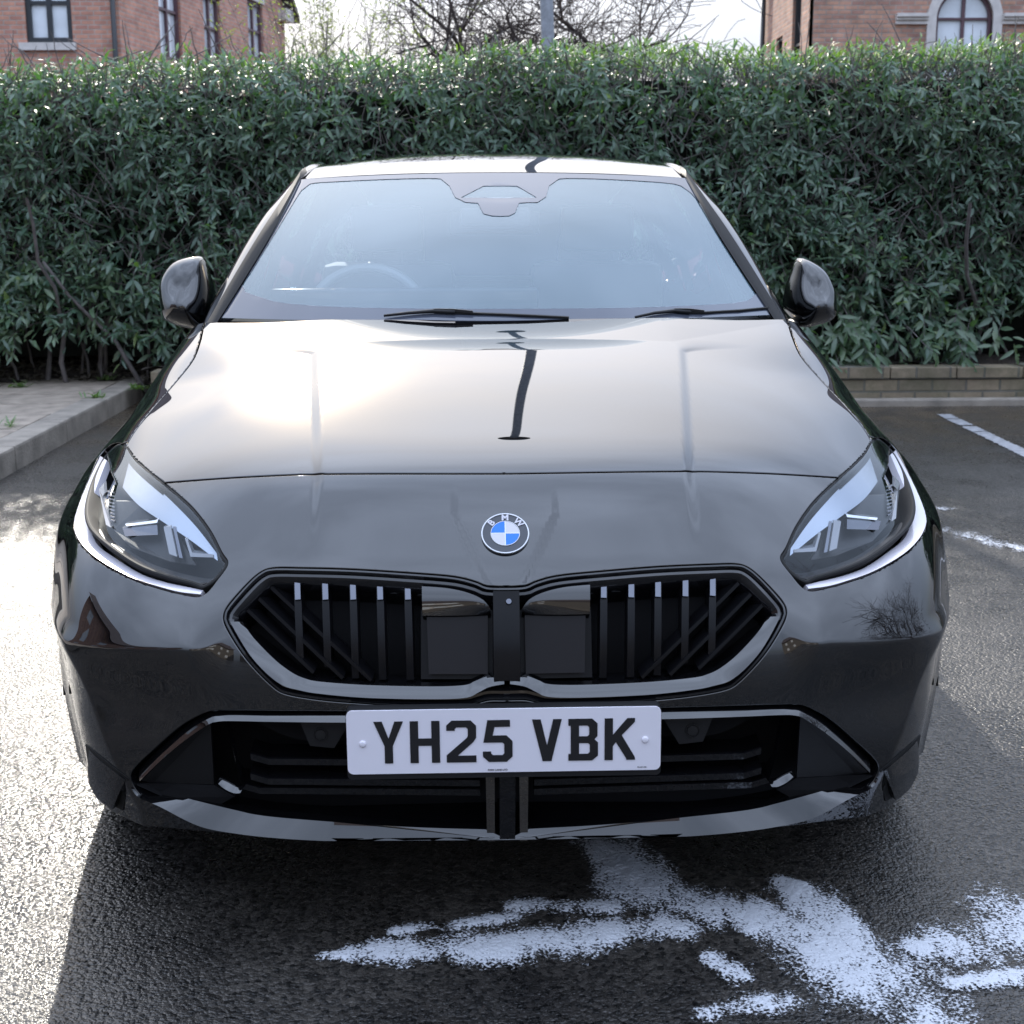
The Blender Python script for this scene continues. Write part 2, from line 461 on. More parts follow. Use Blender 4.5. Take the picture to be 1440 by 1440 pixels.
# ------------------------------------------------------------------ hedge
def leaf_material(name, col, col2, trans, rough=0.34):
    m, n, l, b = new_mat(name)
    at_ = n.new('ShaderNodeAttribute'); at_.attribute_name = 'leaf_tint'; at_.attribute_type = 'GEOMETRY'
    cr = n.new('ShaderNodeMix'); cr.data_type = 'RGBA'; cr.inputs['A'].default_value = (*col, 1); cr.inputs['B'].default_value = (*col2, 1)
    l.new(at_.outputs['Fac'], cr.inputs['Factor']); l.new(cr.outputs['Result'], b.inputs['Base Color'])
    b.inputs['Roughness'].default_value = rough
    b.inputs['Specular IOR Level'].default_value = 0.8
    tr = n.new('ShaderNodeBsdfTranslucent'); sc = n.new('ShaderNodeVectorMath'); sc.operation = 'MULTIPLY'
    sc.inputs[1].default_value = (1.6, 2.3, 0.5); l.new(cr.outputs['Result'], sc.inputs[0]); l.new(sc.outputs[0], tr.inputs['Color'])
    ms = n.new('ShaderNodeMixShader'); ms.inputs[0].default_value = trans
    l.new(b.outputs[0], ms.inputs[1]); l.new(tr.outputs[0], ms.inputs[2])
    l.new(ms.outputs[0], n['Material Output'].inputs['Surface'])
    return m


M_LEAF = leaf_material('laurel_leaf', (0.064, 0.118, 0.080), (0.20, 0.25, 0.08), 0.28, 0.42)
M_TWIG = pm('hedge_twig', (0.13, 0.115, 0.11), 0.8, var=0.3, vscale=20)


def leaf_mesh(name, pos, axis, nrm, length, width, tint, mat, parent, curl=0.25):
    """many lance-shaped folded leaves; arrays of N"""
    N = len(pos)
    axis = axis / np.linalg.norm(axis, axis=1, keepdims=True)
    side = np.cross(nrm, axis); side /= np.linalg.norm(side, axis=1, keepdims=True) + 1e-9
    nn = np.cross(axis, side)
    # stations along the leaf: (t, half width, sag)
    st = [(0.0, 0.0), (0.22, 0.36), (0.5, 0.5), (0.8, 0.3), (1.0, 0.0)]
    verts = []
    cu = curl * rng.uniform(0.2, 1.6, N)
    for t, w in st:
        c = pos + axis * (length * t)[:, None] - nn * (length * cu * t * t)[:, None]
        if w == 0.0: verts.append(c)
        else:
            up = nn * (width * w * 0.3)[:, None]
            verts += [c - side * (width * w)[:, None] + up, c, c + side * (width * w)[:, None] + up]
    VV = np.stack(verts, axis=1)                      # N x 11 x 3
    K = VV.shape[1]
    f = [(0, 1, 2), (0, 2, 3), (1, 4, 5, 2), (2, 5, 6, 3), (4, 7, 8, 5), (5, 8, 9, 6), (7, 10, 8), (8, 10, 9)]
    off = np.array(parent.matrix_world.translation) if parent is not None else np.zeros(3)
    co = (VV.reshape(-1, 3) - off).astype(np.float32)
    loops, starts, totals, p = [], [], [], 0
    base = np.concatenate([np.array(q) for q in f]); lens = np.array([len(q) for q in f])
    L = len(base)
    li = (np.arange(N)[:, None] * K + base[None, :]).ravel()
    tot = np.tile(lens, N); stt = np.concatenate([[0], np.cumsum(tot)[:-1]])
    me = bpy.data.meshes.new(name)
    me.vertices.add(len(co)); me.vertices.foreach_set('co', co.ravel())
    me.loops.add(len(li)); me.loops.foreach_set('vertex_index', li.astype(np.int32))
    me.polygons.add(len(tot)); me.polygons.foreach_set('loop_start', stt.astype(np.int32)); me.polygons.foreach_set('loop_total', tot.astype(np.int32))
    me.polygons.foreach_set('use_smooth', [True] * len(tot))
    me.update(calc_edges=True)
    a = me.attributes.new('leaf_tint', 'FLOAT', 'POINT'); a.data.foreach_set('value', np.repeat(tint, K).astype(np.float32))
    me.materials.append(mat)
    o = bpy.data.objects.new(name, me); COL.objects.link(o)
    if parent is not None: o.parent = parent
    return o


def hedge_top(x):
    return 2.235 + 0.022 * np.sin(x * 2.1) + 0.015 * np.sin(x * 5.3 + 1) + np.where(x < 0, 0.028, 0.014) * np.clip(x, -4.5, 5)


def hedge_bottom(x):
    return np.where(x < -2.0, 0.40 + 0.1 * np.sin(x * 6), 0.45 + 0.16 * np.sin(x * 3.7) + 0.08 * np.sin(x * 9.1))


hedge = empty('hedge', (0.5, 8.2, 0.2), 'tall clipped laurel hedge behind the black car', 'hedge')
X0, X1, HY0, HY1 = -8.4, 8.6, 7.35, 8.7
Ps, Ax, Nr, Ln, Wd, Tn = [], [], [], [], [], []
tw = MB()


def shoot(base, d, n, ln, tint, spread=1.0):
    """a twig with alternate leaves"""
    d = d / np.linalg.norm(d)
    Lt = n * 0.022 + 0.05
    tip = base + d * Lt
    mid = base + d * Lt * 0.5 + rng.normal(0, 0.01, 3)
    if rng.random() < 0.5:
        tw.tube([base - d * 0.1, mid, tip], [0.004, 0.003, 0.0015], n=3, cap=False)
    a0 = rng.uniform(0, 6.28)
    for i in range(n):
        t = (i + 0.5) / n
        p = base + (tip - base) * t
        ang = a0 + i * 2.4
        e1 = np.cross(d, [0.3, 0.2, 1.0]); e1 /= np.linalg.norm(e1); e2 = np.cross(d, e1)
        rad = e1 * math.cos(ang) + e2 * math.sin(ang)
        ax = d * (0.55 + 0.5 * t) + rad * spread * (1.05 - 0.5 * t) + np.array([0, 0, -0.16]) + rng.normal(0, 0.26, 3)
        nm = np.array([rng.normal(0, 0.35), rng.normal(-0.35, 0.3), 1.0]) * 0.7 + d * 0.6
        Ps.append(p); Ax.append(ax); Nr.append(nm)
        L = ln * rng.uniform(0.65, 1.15); Ln.append(L); Wd.append(L * rng.uniform(0.22, 0.32)); Tn.append(np.clip(tint + rng.normal(0, 0.07) + (0.5 if rng.random() < 0.012 else 0), 0, 1))


def dens(x, z):
    return 0.55 + 0.45 * math.sin(x * 2.3 + z * 3.1) * math.cos(x * 1.3 - z * 2.3) + 0.25 * math.sin(x * 6 + z * 5)


# front face
for k in range(10500):
    x = rng.uniform(X0, X1); zb = float(hedge_bottom(np.array(x))); zt = float(hedge_top(x))
    z = zb + (zt - zb) * rng.random()
    dn = dens(x, z)
    if rng.random() > 0.35 + dn * 0.8: continue
    depth = abs(rng.normal(0, 0.09)) + (0.12 if dn < 0.35 else 0.0)
    y = HY0 + depth + 0.05 * math.sin(x * 3.0 + z * 4) + 0.07 * ((z - 1.2) / 1.1) ** 2 * (1 if z > 1.2 else 0.2)
    bright = 0.22 if (z < 1.15 and rng.random() < 0.4) else 0.03
    droop = rng.uniform(-1.0, 0.5)
    shoot(np.array([x, y, z]), np.array([rng.normal(0, 0.5), -0.7, droop]), int(rng.integers(4, 8)), rng.uniform(0.055, 0.098) if z > 0.9 else rng.uniform(0.07, 0.112), bright)
# loose branches hanging over the low wall
for k in range(150):
    x = rng.choice([-3.6, -1.5, 2.0, 2.25, 2.4, 3.1, -4.4]) + rng.normal(0, 0.22)
    shoot(np.array([x, HY0 - 0.08 + rng.normal(0, 0.07), rng.uniform(0.34, 0.62)]), np.array([rng.normal(0, 0.4), -0.8, -0.7]), 7, 0.125, 0.16)
# inner mass
for k in range(4700):
    x = rng.uniform(X0, X1); zb = float(hedge_bottom(np.array(x))) + 0.12; zt = float(hedge_top(x))
    shoot(np.array([x, HY0 + rng.uniform(0.22, 0.6), rng.uniform(zb, zt - 0.05)]), rng.normal(0, 1, 3) + np.array([0, -0.4, 0]), 5, 0.11, 0.0)
# clipped top with upright fresh shoots
for k in range(8200):
    x = rng.uniform(X0, X1); zt = float(hedge_top(x)); y = rng.uniform(HY0 + 0.03, HY1)
    front = y < HY0 + 0.35
    shoot(np.array([x, y, zt - 0.07 + rng.normal(0, 0.02)]), np.array([rng.normal(0, 0.4), rng.normal(0, 0.4) - 0.1, 1.0]), int(rng.integers(2, 6)), 0.066, 0.55 if x > 0.5 else 0.3, 0.8)
leaf_mesh('foliage', np.array(Ps), np.array(Ax), np.array(Nr), np.array(Ln), np.array(Wd), np.array(Tn), M_LEAF, hedge)
# woody stems and the crossing twigs seen in the face
for k in range(95):
    x = rng.uniform(X0, X1); y = HY0 + rng.uniform(0.15, 0.6)
    P = [np.array([x, y, 0.05])]
    d = np.array([rng.normal(0, 0.25), rng.normal(0, 0.15), 1.0])
    for s in range(int(rng.integers(3, 9))):
        P.append(P[-1] + d * 0.2 + rng.normal(0, 0.03, 3)); d = d + np.array([rng.normal(0, 0.12), rng.normal(-0.03, 0.05), 0])
    r0 = rng.uniform(0.007, 0.02)
    tw.tube(P, [r0 * (1 - 0.07 * i) for i in range(len(P))], n=6, cap=False)
for k in range(2300):
    x = rng.uniform(X0, X1); z = rng.uniform(0.7, 2.25); y = HY0 + rng.uniform(0.0, 0.16) + 0.05
    d = np.array([rng.normal(0, 0.7), rng.normal(0, 0.2), rng.uniform(0.2, 1.0)]); d /= np.linalg.norm(d)
    p = np.array([x, y, z]); P = [p]
    for s in range(4): P.append(P[-1] + d * rng.uniform(0.04, 0.1) + rng.normal(0, 0.01, 3))
    tw.tube(P, [0.0045, 0.004, 0.0035, 0.003, 0.002], n=4, cap=False)
tw.obj('branch', M_TWIG, hedge, smooth=True)
# near-black sheets added to stop daylight and stand in for inner shade
M_HEDGE_SHADE = pm('hedge_shade', (0.012, 0.013, 0.010), 1.0, var=0.5, vscale=12)
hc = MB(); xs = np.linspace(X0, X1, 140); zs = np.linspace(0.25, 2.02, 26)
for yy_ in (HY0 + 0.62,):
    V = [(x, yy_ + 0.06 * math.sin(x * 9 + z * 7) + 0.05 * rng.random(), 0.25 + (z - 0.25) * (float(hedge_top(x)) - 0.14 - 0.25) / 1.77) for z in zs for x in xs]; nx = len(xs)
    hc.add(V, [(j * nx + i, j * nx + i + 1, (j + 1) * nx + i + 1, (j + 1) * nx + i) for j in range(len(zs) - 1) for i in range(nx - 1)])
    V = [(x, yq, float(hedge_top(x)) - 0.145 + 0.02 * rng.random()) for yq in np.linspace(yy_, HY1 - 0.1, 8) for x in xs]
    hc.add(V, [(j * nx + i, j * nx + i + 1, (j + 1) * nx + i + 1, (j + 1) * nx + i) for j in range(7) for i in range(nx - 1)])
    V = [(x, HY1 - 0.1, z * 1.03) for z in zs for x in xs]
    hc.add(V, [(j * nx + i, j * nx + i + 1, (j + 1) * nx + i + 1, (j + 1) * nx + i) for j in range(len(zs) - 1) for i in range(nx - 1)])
hc.obj('shade_sheet', M_HEDGE_SHADE, hedge)

# small weeds between the paving stones
for q, (px, py) in enumerate([(30, 545), (150, 535), (135, 560), (195, 548), (12, 600)]):
    g = ground_at(px, py, 0.12)
    A, B, C, D, E_, G_ = [], [], [], [], [], []
    for k in range(26 if q != 4 else 12):
        a = rng.uniform(0, 6.28)
        A.append(g + np.array([rng.normal(0, 0.03), rng.normal(0, 0.02), 0.0])); B.append([math.cos(a), math.sin(a), rng.uniform(0.3, 1.4)])
        C.append([0, 0, 1.0]); D.append(rng.uniform(0.04, 0.09)); E_.append(0.014); G_.append(0.45)
    w = leaf_mesh('weed', np.array(A), np.array(B), np.array(C) + 0.01, np.array(D), np.array(E_), np.array(G_), M_LEAF, None)
    tag(w, ['green weed tuft in the paving at the left edge of the photo', 'small weed by the soil behind the left paving',
            'weed tuft growing in the paving joint beside the kerb', 'weed clump where paving meets the car on the left', 'tiny weed sprig in the front paving joint'][q], 'weed', 'weeds in the pavement joints')

# leaf litter on the soil bank, a loose scatter nobody could count
A, B, C, D, E_, G_ = [], [], [], [], [], []
for k in range(4600):
    x = rng.uniform(-8.5, -1.8); y = rng.uniform(7.6, 8.4)
    A.append([x, y, float(soil_z(x, y)) + 0.03]); a = rng.uniform(0, 6.28); B.append([math.cos(a), math.sin(a), rng.normal(0, 0.4)])
    C.append([rng.normal(0, 0.4), rng.normal(0, 0.4), 1]); D.append(rng.uniform(0.03, 0.07)); E_.append(0.022); G_.append(0.5)
M_LIT = leaf_material('dead_leaf', (0.07, 0.055, 0.04), (0.14, 0.115, 0.09), 0.1, 0.7)
tag(leaf_mesh('leaf_litter', np.array(A), np.array(B), np.array(C), np.array(D), np.array(E_), np.array(G_), M_LIT, None), 'dead leaves and chips on the soil bank', kind='stuff')
# ------------------------------------------------------------------ buildings
M_BRICK = brick_mat('red_brick', (0.60, 0.30, 0.21), (0.42, 0.20, 0.155), (0.46, 0.38, 0.33), (0.225, 0.078, 0.010), 0.3)
M_BRICK2 = brick_mat('brown_brick', (0.52, 0.29, 0.20), (0.33, 0.18, 0.145), (0.34, 0.29, 0.25), (0.225, 0.078, 0.010), 0.35)
M_STONE = pm('pale_stone', (0.62, 0.58, 0.55), 0.7, var=0.12, vscale=8)
M_FRAME = pm('plum_window_frame', (0.10, 0.05, 0.06), 0.45)
M_DARKF = pm('dark_window_frame', (0.03, 0.035, 0.04), 0.4)
M_PANE = pm('sky_pale_pane', (0.72, 0.77, 0.82), 0.06, spec=0.9, coat=0.6, var=0.15, vscale=2.0)  # pale base stands in for reflected sky, and for net curtains
M_PANE_D = pm('dark_window_glass', (0.05, 0.05, 0.06), 0.06, spec=0.9, coat=0.4)
M_TILE = brick_mat('roof_tile', (0.12, 0.09, 0.085), (0.09, 0.07, 0.07), (0.05, 0.045, 0.045), (0.3, 0.2, 0.012), 0.3)
M_PIPE = pm('black_pipe', (0.02, 0.022, 0.025), 0.45)


def cdt_fill(outer, holes):
    pts, edges = [], []
    for poly in [outer] + holes:
        k = len(pts); pts += [Vector(p) for p in poly]; edges += [(k + i, k + (i + 1) % len(poly)) for i in range(len(poly))]
    vo, eo, fo, *_ = delaunay_2d_cdt(pts, edges, [], 0, 1e-6)
    def inside(p, poly):
        c = False; j = len(poly) - 1
        for i in range(len(poly)):
            if (poly[i][1] > p[1]) != (poly[j][1] > p[1]) and p[0] < (poly[j][0] - poly[i][0]) * (p[1] - poly[i][1]) / (poly[j][1] - poly[i][1]) + poly[i][0]: c = not c
            j = i
        return c
    F = []
    for f in fo:
        c = (sum(vo[i][0] for i in f) / 3, sum(vo[i][1] for i in f) / 3)
        if inside(c, outer) and not any(inside(c, h) for h in holes): F.append(tuple(f))
    return vo, F


def local_obj(mb, name, mat, parent, loc, rz, smooth=False):
    """mb holds local coordinates: x along the wall, y into it, z up"""
    me = bpy.data.meshes.new(name); me.from_pydata(mb.V, [], mb.F); me.materials.append(mat)
    bm = bmesh.new(); bm.from_mesh(me); bmesh.ops.recalc_face_normals(bm, faces=bm.faces[:]); bm.to_mesh(me); bm.free()
    if smooth: me.polygons.foreach_set('use_smooth', [True] * len(me.polygons))
    o = bpy.data.objects.new(name, me); COL.objects.link(o)
    o.parent = parent
    pl = parent.matrix_world.translation if not parent.parent else Vector((0, 0, 0))
    if parent.type == 'MESH':
        o.matrix_parent_inverse.identity(); return o
    o.location = Vector(loc) - pl; o.rotation_euler = (0, 0, rz)
    return o


def facade(parent, loc, rz, outer, holes, mat, reveal=0.12):
    mb = MB()
    vo, F = cdt_fill(outer, holes)
    mb.add([(v[0], 0, v[1]) for v in vo], F)
    for h in holes + [outer]:
        n = len(h); d = reveal if h is not outer else 0.3
        mb.add([(p[0], 0, p[1]) for p in h] + [(p[0], d, p[1]) for p in h], [(i, (i + 1) % n, n + (i + 1) % n, n + i) for i in range(n)])
    return local_obj(mb, 'wall', mat, parent, loc, rz)


def rect(x0, x1, z0, z1): return [(x0, z0), (x1, z0), (x1, z1), (x0, z1)]


def window(parent, loc, rz, x0, x1, z0, z1, fm, gm, cols=2, rows=2, fw=0.07, depth=0.08, arch=False):
    """frame mesh under the building, panes and sill under the frame"""
    fr = MB()
    def bar(a, b, c, d, y=depth - 0.03, t=0.06): fr.box((a, y, c), (b, y + t, d))
    bar(x0, x0 + fw, z0, z1); bar(x1 - fw, x1, z0, z1); bar(x0 + fw, x1 - fw, z0, z0 + fw)
    if not arch: bar(x0 + fw, x1 - fw, z1 - fw, z1)
    iw = (x1 - x0 - 2 * fw)
    top = z1 - (fw if not arch else 0)
    for c in range(1, cols):
        xc = x0 + fw + iw * c / cols; bar(xc - fw * 0.5, xc + fw * 0.5, z0 + fw, top + (iw / 2 * 0.98 if arch else 0), depth - 0.022, 0.05)
    for r in range(1, rows + (1 if arch else 0)):
        zc = z0 + fw + (top - z0 - fw) * r / rows
        for c in range(cols):
            bar(x0 + fw + iw * c / cols + (fw * .5 if c else 0) + .001, x0 + fw + iw * (c + 1) / cols - (fw * .5 if c < cols - 1 else 0) - .001, zc - fw * 0.35, zc + fw * 0.35, depth - 0.018, 0.045)
    if arch:
        xm = (x0 + x1) / 2; Ro = (x1 - x0) / 2; Ri = Ro - fw; n = 24
        for i in range(n):
            a, b = math.pi * i / n, math.pi * (i + 1) / n
            P = [(xm + r * math.cos(t), z1 + r * math.sin(t)) for r, t in ((Ri, a), (Ro, a), (Ro, b), (Ri, b))]
            fr.prism(P, ((0, depth - 0.03, 0), (1, 0, 0), (0, 0, 1), (0, 1, 0)), 0.06)
    f = local_obj(fr, 'window_frame', fm, parent, loc, rz)
    pn = MB()
    zt = z1 + ((x1 - x0) / 2 if arch else 0)
    pn.box((x0 + 0.01, depth + 0.034, z0 + 0.01), (x1 - 0.01, depth + 0.045, zt + (0.0 if arch else -0.01)))
    local_obj(pn, 'pane', gm, f, None, 0)
    return f


def lookup(px, py, P0, ang):
    """local coordinates (x along wall, z) on a vertical wall through P0 with heading ang seen at a pixel"""
    u = np.array([math.cos(ang), math.sin(ang), 0]); nrm = np.array([-math.sin(ang), math.cos(ang), 0]); d = ray(px, py)
    t = np.dot(np.array(P0) - CAM, nrm) / np.dot(d, nrm); p = CAM + d * t
    return float(np.dot(p - np.array(P0), u)), float(p[2])


# left brick house: a wall facing the car park and a gable turning away
hx = at(169, 40, 24.0)[0]
P0 = (hx, 24.0, 0)
hl = empty('brick_house', (hx - 3, 27, 0), 'red brick house with dark framed windows behind the left end of the hedge', 'house')
def L0(px, py):
    a, z = lookup(px, py, P0, 0.0); return a, z
wx0, wz0 = L0(38, 60); wx1, _ = L0(103, 60)
holes = [rect(wx0, wx1, wz0, wz0 + 1.35), rect(wx0 - 3.2, wx1 - 3.2, wz0, wz0 + 1.35), rect(wx0, wx1, 1.0, 2.3), rect(wx0 - 3.2, wx1 - 3.2, 1.0, 2.3)]
facade(hl, P0, 0, rect(-9.0, 0.0, 0, 6.2), holes, M_BRICK)
for h in holes:
    window(hl, P0, 0, h[0][0], h[1][0], h[0][1], h[2][1], M_DARKF, M_PANE, 2, 2, 0.09)
    local_obj(MB().box((h[0][0] - 0.13, -0.07, h[0][1] - 0.13), (h[1][0] + 0.06, 0.02, h[0][1] - 0.002)), 'sill', M_STONE, hl, P0, 0)
pxp, _ = L0(161, 30)
local_obj(MB().tube([(pxp, -0.07, 0), (pxp, -0.07, 6.2)], 0.045, 12), 'drainpipe', M_PIPE, hl, P0, 0, True)
# gable
pe = at(400, 30, 33.5); ang = math.atan2(pe[1] - 24.0, pe[0] - hx); Lg = math.hypot(pe[1] - 24.0, pe[0] - hx)
Pg = (hx, 24.0, 0)
def LG(px, py): return lookup(px, py, Pg, ang)
gh = []
for (a, b, c) in ((226, 256, 62), (288, 311, 62), (350, 371, 64)):
    q0, zb = LG(a, c); q1, zb2 = LG(b, c); zt_ = LG(a, 26)[1] if a == 350 else (LG(a, 2)[1] if a == 288 else LG(a, 62)[1] + 1.6)
    gh.append(rect(q0, q1, zb - 0.25, max(zt_, zb + 1.0)))
eave = 5.95
facade(hl, Pg, ang, [(0.002, 0), (Lg, 0), (Lg, eave), (Lg * 0.5, eave + 4.2), (0.002, eave)], gh, M_BRICK)
for h in gh:
    window(hl, Pg, ang, h[0][0], h[1][0], h[0][1], h[2][1], M_FRAME, M_PANE, 2, 2, 0.07)
    local_obj(MB().box((h[0][0] - 0.08, -0.03, h[2][1] + 0.002), (h[1][0] + 0.08, 0.05, h[2][1] + 0.24)), 'lintel', M_STONE, hl, Pg, ang)
local_obj(MB().box((Lg - 0.5, -0.2, eave - 0.32), (Lg + 0.1, 0.3, eave - 0.05)), 'corbel', M_STONE, hl, Pg, ang)
rf = MB()
for s in (0, 1):
    xa, xb = (Lg * 0.5, Lg + 0.35) if s else (Lg * 0.5, -0.35)
    za, zb = eave + 4.35, eave + 4.35 - 4.2 / (Lg * 0.5) * abs(xb - xa)
    V = [(xa, -0.28, za), (xb, -0.28, zb), (xb, 9, zb), (xa, 9, za), (xa, -0.28, za - 0.14), (xb, -0.28, zb - 0.14), (xb, 9, zb - 0.14), (xa, 9, za - 0.14)]
    rf.add(V, [(0, 1, 2, 3), (7, 6, 5, 4), (0, 4, 5, 1), (1, 5, 6, 2), (2, 6, 7, 3)])
local_obj(rf, 'roof', M_TILE, hl, Pg, ang)
rb = MB()   # roof over the front range
rb.add([(-9.3, -0.35, 6.15), (0.3, -0.35, 6.15), (0.3, 4.5, 9.4), (-9.3, 4.5, 9.4), (0.3, 8, 6.15), (-9.3, 8, 6.15)], [(0, 1, 2, 3), (3, 2, 4, 5)])
local_obj(rb, 'roof', M_TILE, hl, P0, 0)

# right brick house with an arched window
cx = at(1143, 40, 24.0)[0]
P1 = (cx, 24.0, 0)
hr = empty('brick_house', (cx + 4, 28, 0), 'brown brick house with a white trimmed arched window behind the right of the hedge', 'house')
def LR(px, py): return lookup(px, py, P1, 0.0)
ax0, az = LR(1316, 26); ax1, _ = LR(1396, 26)
xm, Ra = (ax0 + ax1) / 2, (ax1 - ax0) / 2
arch = [(ax0, az - 1.3), (ax1, az - 1.3)] + [(xm + Ra * math.cos(math.pi * i / 28), az + Ra * math.sin(math.pi * i / 28)) for i in range(29)]
facade(hr, P1, 0, rect(0.0, 9.0, 0, 6.4), [arch], M_BRICK2)
window(hr, P1, 0, ax0, ax1, az - 1.3, az, M_FRAME, M_PANE, 2, 2, 0.06, arch=True)
# stone surround of the arch and the moulded string course either side
sr = MB(); Rs = Ra + 0.16
for i in range(28):
    a, b = math.pi * i / 28, math.pi * (i + 1) / 28
    P = [(xm + r * math.cos(t), az + r * math.sin(t)) for r, t in ((Ra, a), (Rs, a), (Rs, b), (Ra, b))]
    sr.prism(P, ((0, -0.05, 0), (1, 0, 0), (0, 0, 1), (0, 1, 0)), 0.12)
sr.box((ax0 - 0.16, -0.05, az - 1.3), (ax0, 0.07, az)); sr.box((ax1, -0.05, az - 1.3), (ax1 + 0.16, 0.07, az))
local_obj(sr, 'window_surround', M_STONE, hr, P1, 0)
for (a, b) in ((ax0 - 0.72, ax0 - 0.162), (ax1 + 0.162, 8.98)):
    m = MB()
    for (y, z0_, z1_) in ((-0.06, -0.10, -0.03), (-0.10, -0.03, 0.02), (-0.14, 0.02, 0.08)): m.box((a, y, az + z0_), (b, 0.05, az + z1_ - 0.001))
    local_obj(m, 'string_course', M_STONE, hr, P1, 0)
# return wall
rh = [rect(1.0, 1.75, 2.9, 5.6), rect(2.6, 3.2, 2.9, 4.55)]
facade(hr, (cx, 24.0 + 4.6, 0), -math.pi / 2, rect(0.0, 4.598, 0, 6.4), [rect(4.6 - r[1][0], 4.6 - r[0][0], r[0][1], r[2][1]) for r in rh], M_BRICK2)
for r in rh: window(hr, (cx, 28.6, 0), -math.pi / 2, 4.6 - r[1][0], 4.6 - r[0][0], r[0][1], r[2][1], M_DARKF, M_PANE_D, 1, 2, 0.06)
local_obj(MB().tube([(0.35, -0.08, 0), (0.35, -0.08, 6.3)], 0.05, 12), 'drainpipe', M_PIPE, hr, (cx, 28.6, 0), -math.pi / 2, True)
rb = MB()
rb.add([(-0.4, -0.4, 6.4), (9.4, -0.4, 6.4), (9.4, 3, 8.7), (2, 3, 8.7), (-0.4, 5.0, 6.4), (9.4, 6.4, 6.4)], [(0, 1, 2, 3), (0, 3, 4), (3, 2, 5, 4)])
local_obj(rb, 'roof', M_TILE, hr, P1, 0)

# ------------------------------------------------------------------ trees
M_BARK = pm('bark', (0.05, 0.036, 0.032), 0.85, var=0.3, vscale=14, bump=0.01, bscale=30)


def bare_tree(root, name_seed, base, height, spread, levels=5, r0=0.14, fork=(1.5, 2.2), twigmin=0.0022, kids=(3, 5), up=0.5):
    rg = np.random.default_rng(name_seed)
    trunk, br = MB(), MB()
    def grow(mb, p, d, L, r, lev):
        n = 4; P = [p]; dd = d
        for i in range(n):
            dd = dd + rg.normal(0, 0.16, 3) + np.array([0, 0, 0.04 * up]); dd /= np.linalg.norm(dd)
            P.append(P[-1] + dd * L / n)
        r1 = max(r * 0.55, twigmin)
        mb.tube(P, [r + (r1 - r) * i / n for i in range(n + 1)], n=max(3, 9 - 2 * lev), cap=False)
        if lev >= levels: return
        m = int(rg.integers(*kids)) + (1 if lev > 1 else 0)
        for k in range(m):
            t = rg.uniform(0.25, 1.0) if k else 1.0
            q = P[int(t * n)]
            a = rg.uniform(0, 6.28); e1 = np.cross(dd, [0.2, 0.1, 1]); e1 /= np.linalg.norm(e1) + 1e-6; e2 = np.cross(dd, e1)
            nd = dd * 0.75 + (e1 * math.cos(a) + e2 * math.sin(a)) * spread
            nd[2] = nd[2] * 0.8 + 0.06 * up; nd /= np.linalg.norm(nd)
            grow(br, q, nd, L * rg.uniform(0.6, 0.82), max(r1 * rg.uniform(0.65, 0.95), twigmin), lev + 1)
    b = np.array(base, float)
    P = [b, b + np.array([0.03, 0, fork[0] * 0.5]), b + np.array([-0.03, 0.02, fork[0]])]
    trunk.tube(P, [r0 * 1.3, r0 * 1.05, r0], n=12, cap=False)
    for k in range(6):
        a = 6.28 * k / 6 + rg.uniform(-0.3, 0.3)
        d = np.array([math.cos(a) * spread * 1.1, math.sin(a) * spread * 1.1, rg.uniform(0.45, 1.1)]); d /= np.linalg.norm(d)
        grow(trunk, P[-1] - np.array([0, 0, rg.uniform(0, 0.35)]), d, height * rg.uniform(0.28, 0.36), r0 * rg.uniform(0.4, 0.6), 1)
    trunk.obj('trunk', M_BARK, root, smooth=True)
    br.obj('crown', M_BARK, root, smooth=True)


tb = at(742, 40, 17.0)
t1 = empty('bare_tree', (tb[0], 17.0, 0), 'leafless spreading tree behind the middle of the hedge', 'tree')
bare_tree(t1, 11, (tb[0], 17.0, 0), 5.6, 0.95, levels=5, r0=0.15, fork=(2.1, 2.4), twigmin=0.005, kids=(3, 5), up=0.35)

# pale shrub breaking into first leaf, left of the tree
sb = at(462, 40, 12.5)
shrub = empty('shrub', (sb[0], 12.5, 0), 'wispy yellow green shrub rising behind the hedge beside the left house', 'shrub')
st = MB(); A, B, C, D, E_, G_ = [], [], [], [], [], []
for k in range(75):
    a = rng.uniform(0, 6.28); p = np.array([sb[0] + rng.normal(0, 0.12), 12.5 + rng.normal(0, 0.12), 0.0])
    top = rng.uniform(2.9, 3.55); lean = rng.normal(0, 0.16, 2)
    P = [p]
    for i in range(1, 9): P.append(np.array([p[0] + lean[0] * i * 0.28 * (1 + i * 0.06), p[1] + lean[1] * i * 0.28, top * i / 8]) + rng.normal(0, 0.015, 3))
    st.tube(P, [0.008 * (1 - 0.1 * i) for i in range(9)], n=4, cap=False)
    for i in range(3, 9):
        for j in range(14):
            t = rng.random(); q = P[i - 1] + (P[i] - P[i - 1]) * t; az_ = rng.uniform(0, 6.28); d = np.array([math.cos(az_) * 0.8, math.sin(az_) * 0.8, 0.5])
            if j % 3 == 0: st.tube([q, q + d * 0.1], [0.003, 0.0015], n=3, cap=False)
            A.append(q + d * rng.uniform(0.0, 0.12)); B.append(d + rng.normal(0, 0.3, 3)); C.append(rng.normal(0, 1, 3) + np.array([0, 0, 1])); D.append(rng.uniform(0.03, 0.055)); E_.append(0.014); G_.append(rng.uniform(0.5, 1))
st.obj('branch', M_TWIG, shrub, smooth=True)
M_SPRING = leaf_material('spring_leaf', (0.13, 0.13, 0.07), (0.22, 0.21, 0.10), 0.35, 0.5)
leaf_mesh('foliage', np.array(A), np.array(B), np.array(C), np.array(D), np.array(E_), np.array(G_), M_SPRING, shrub)

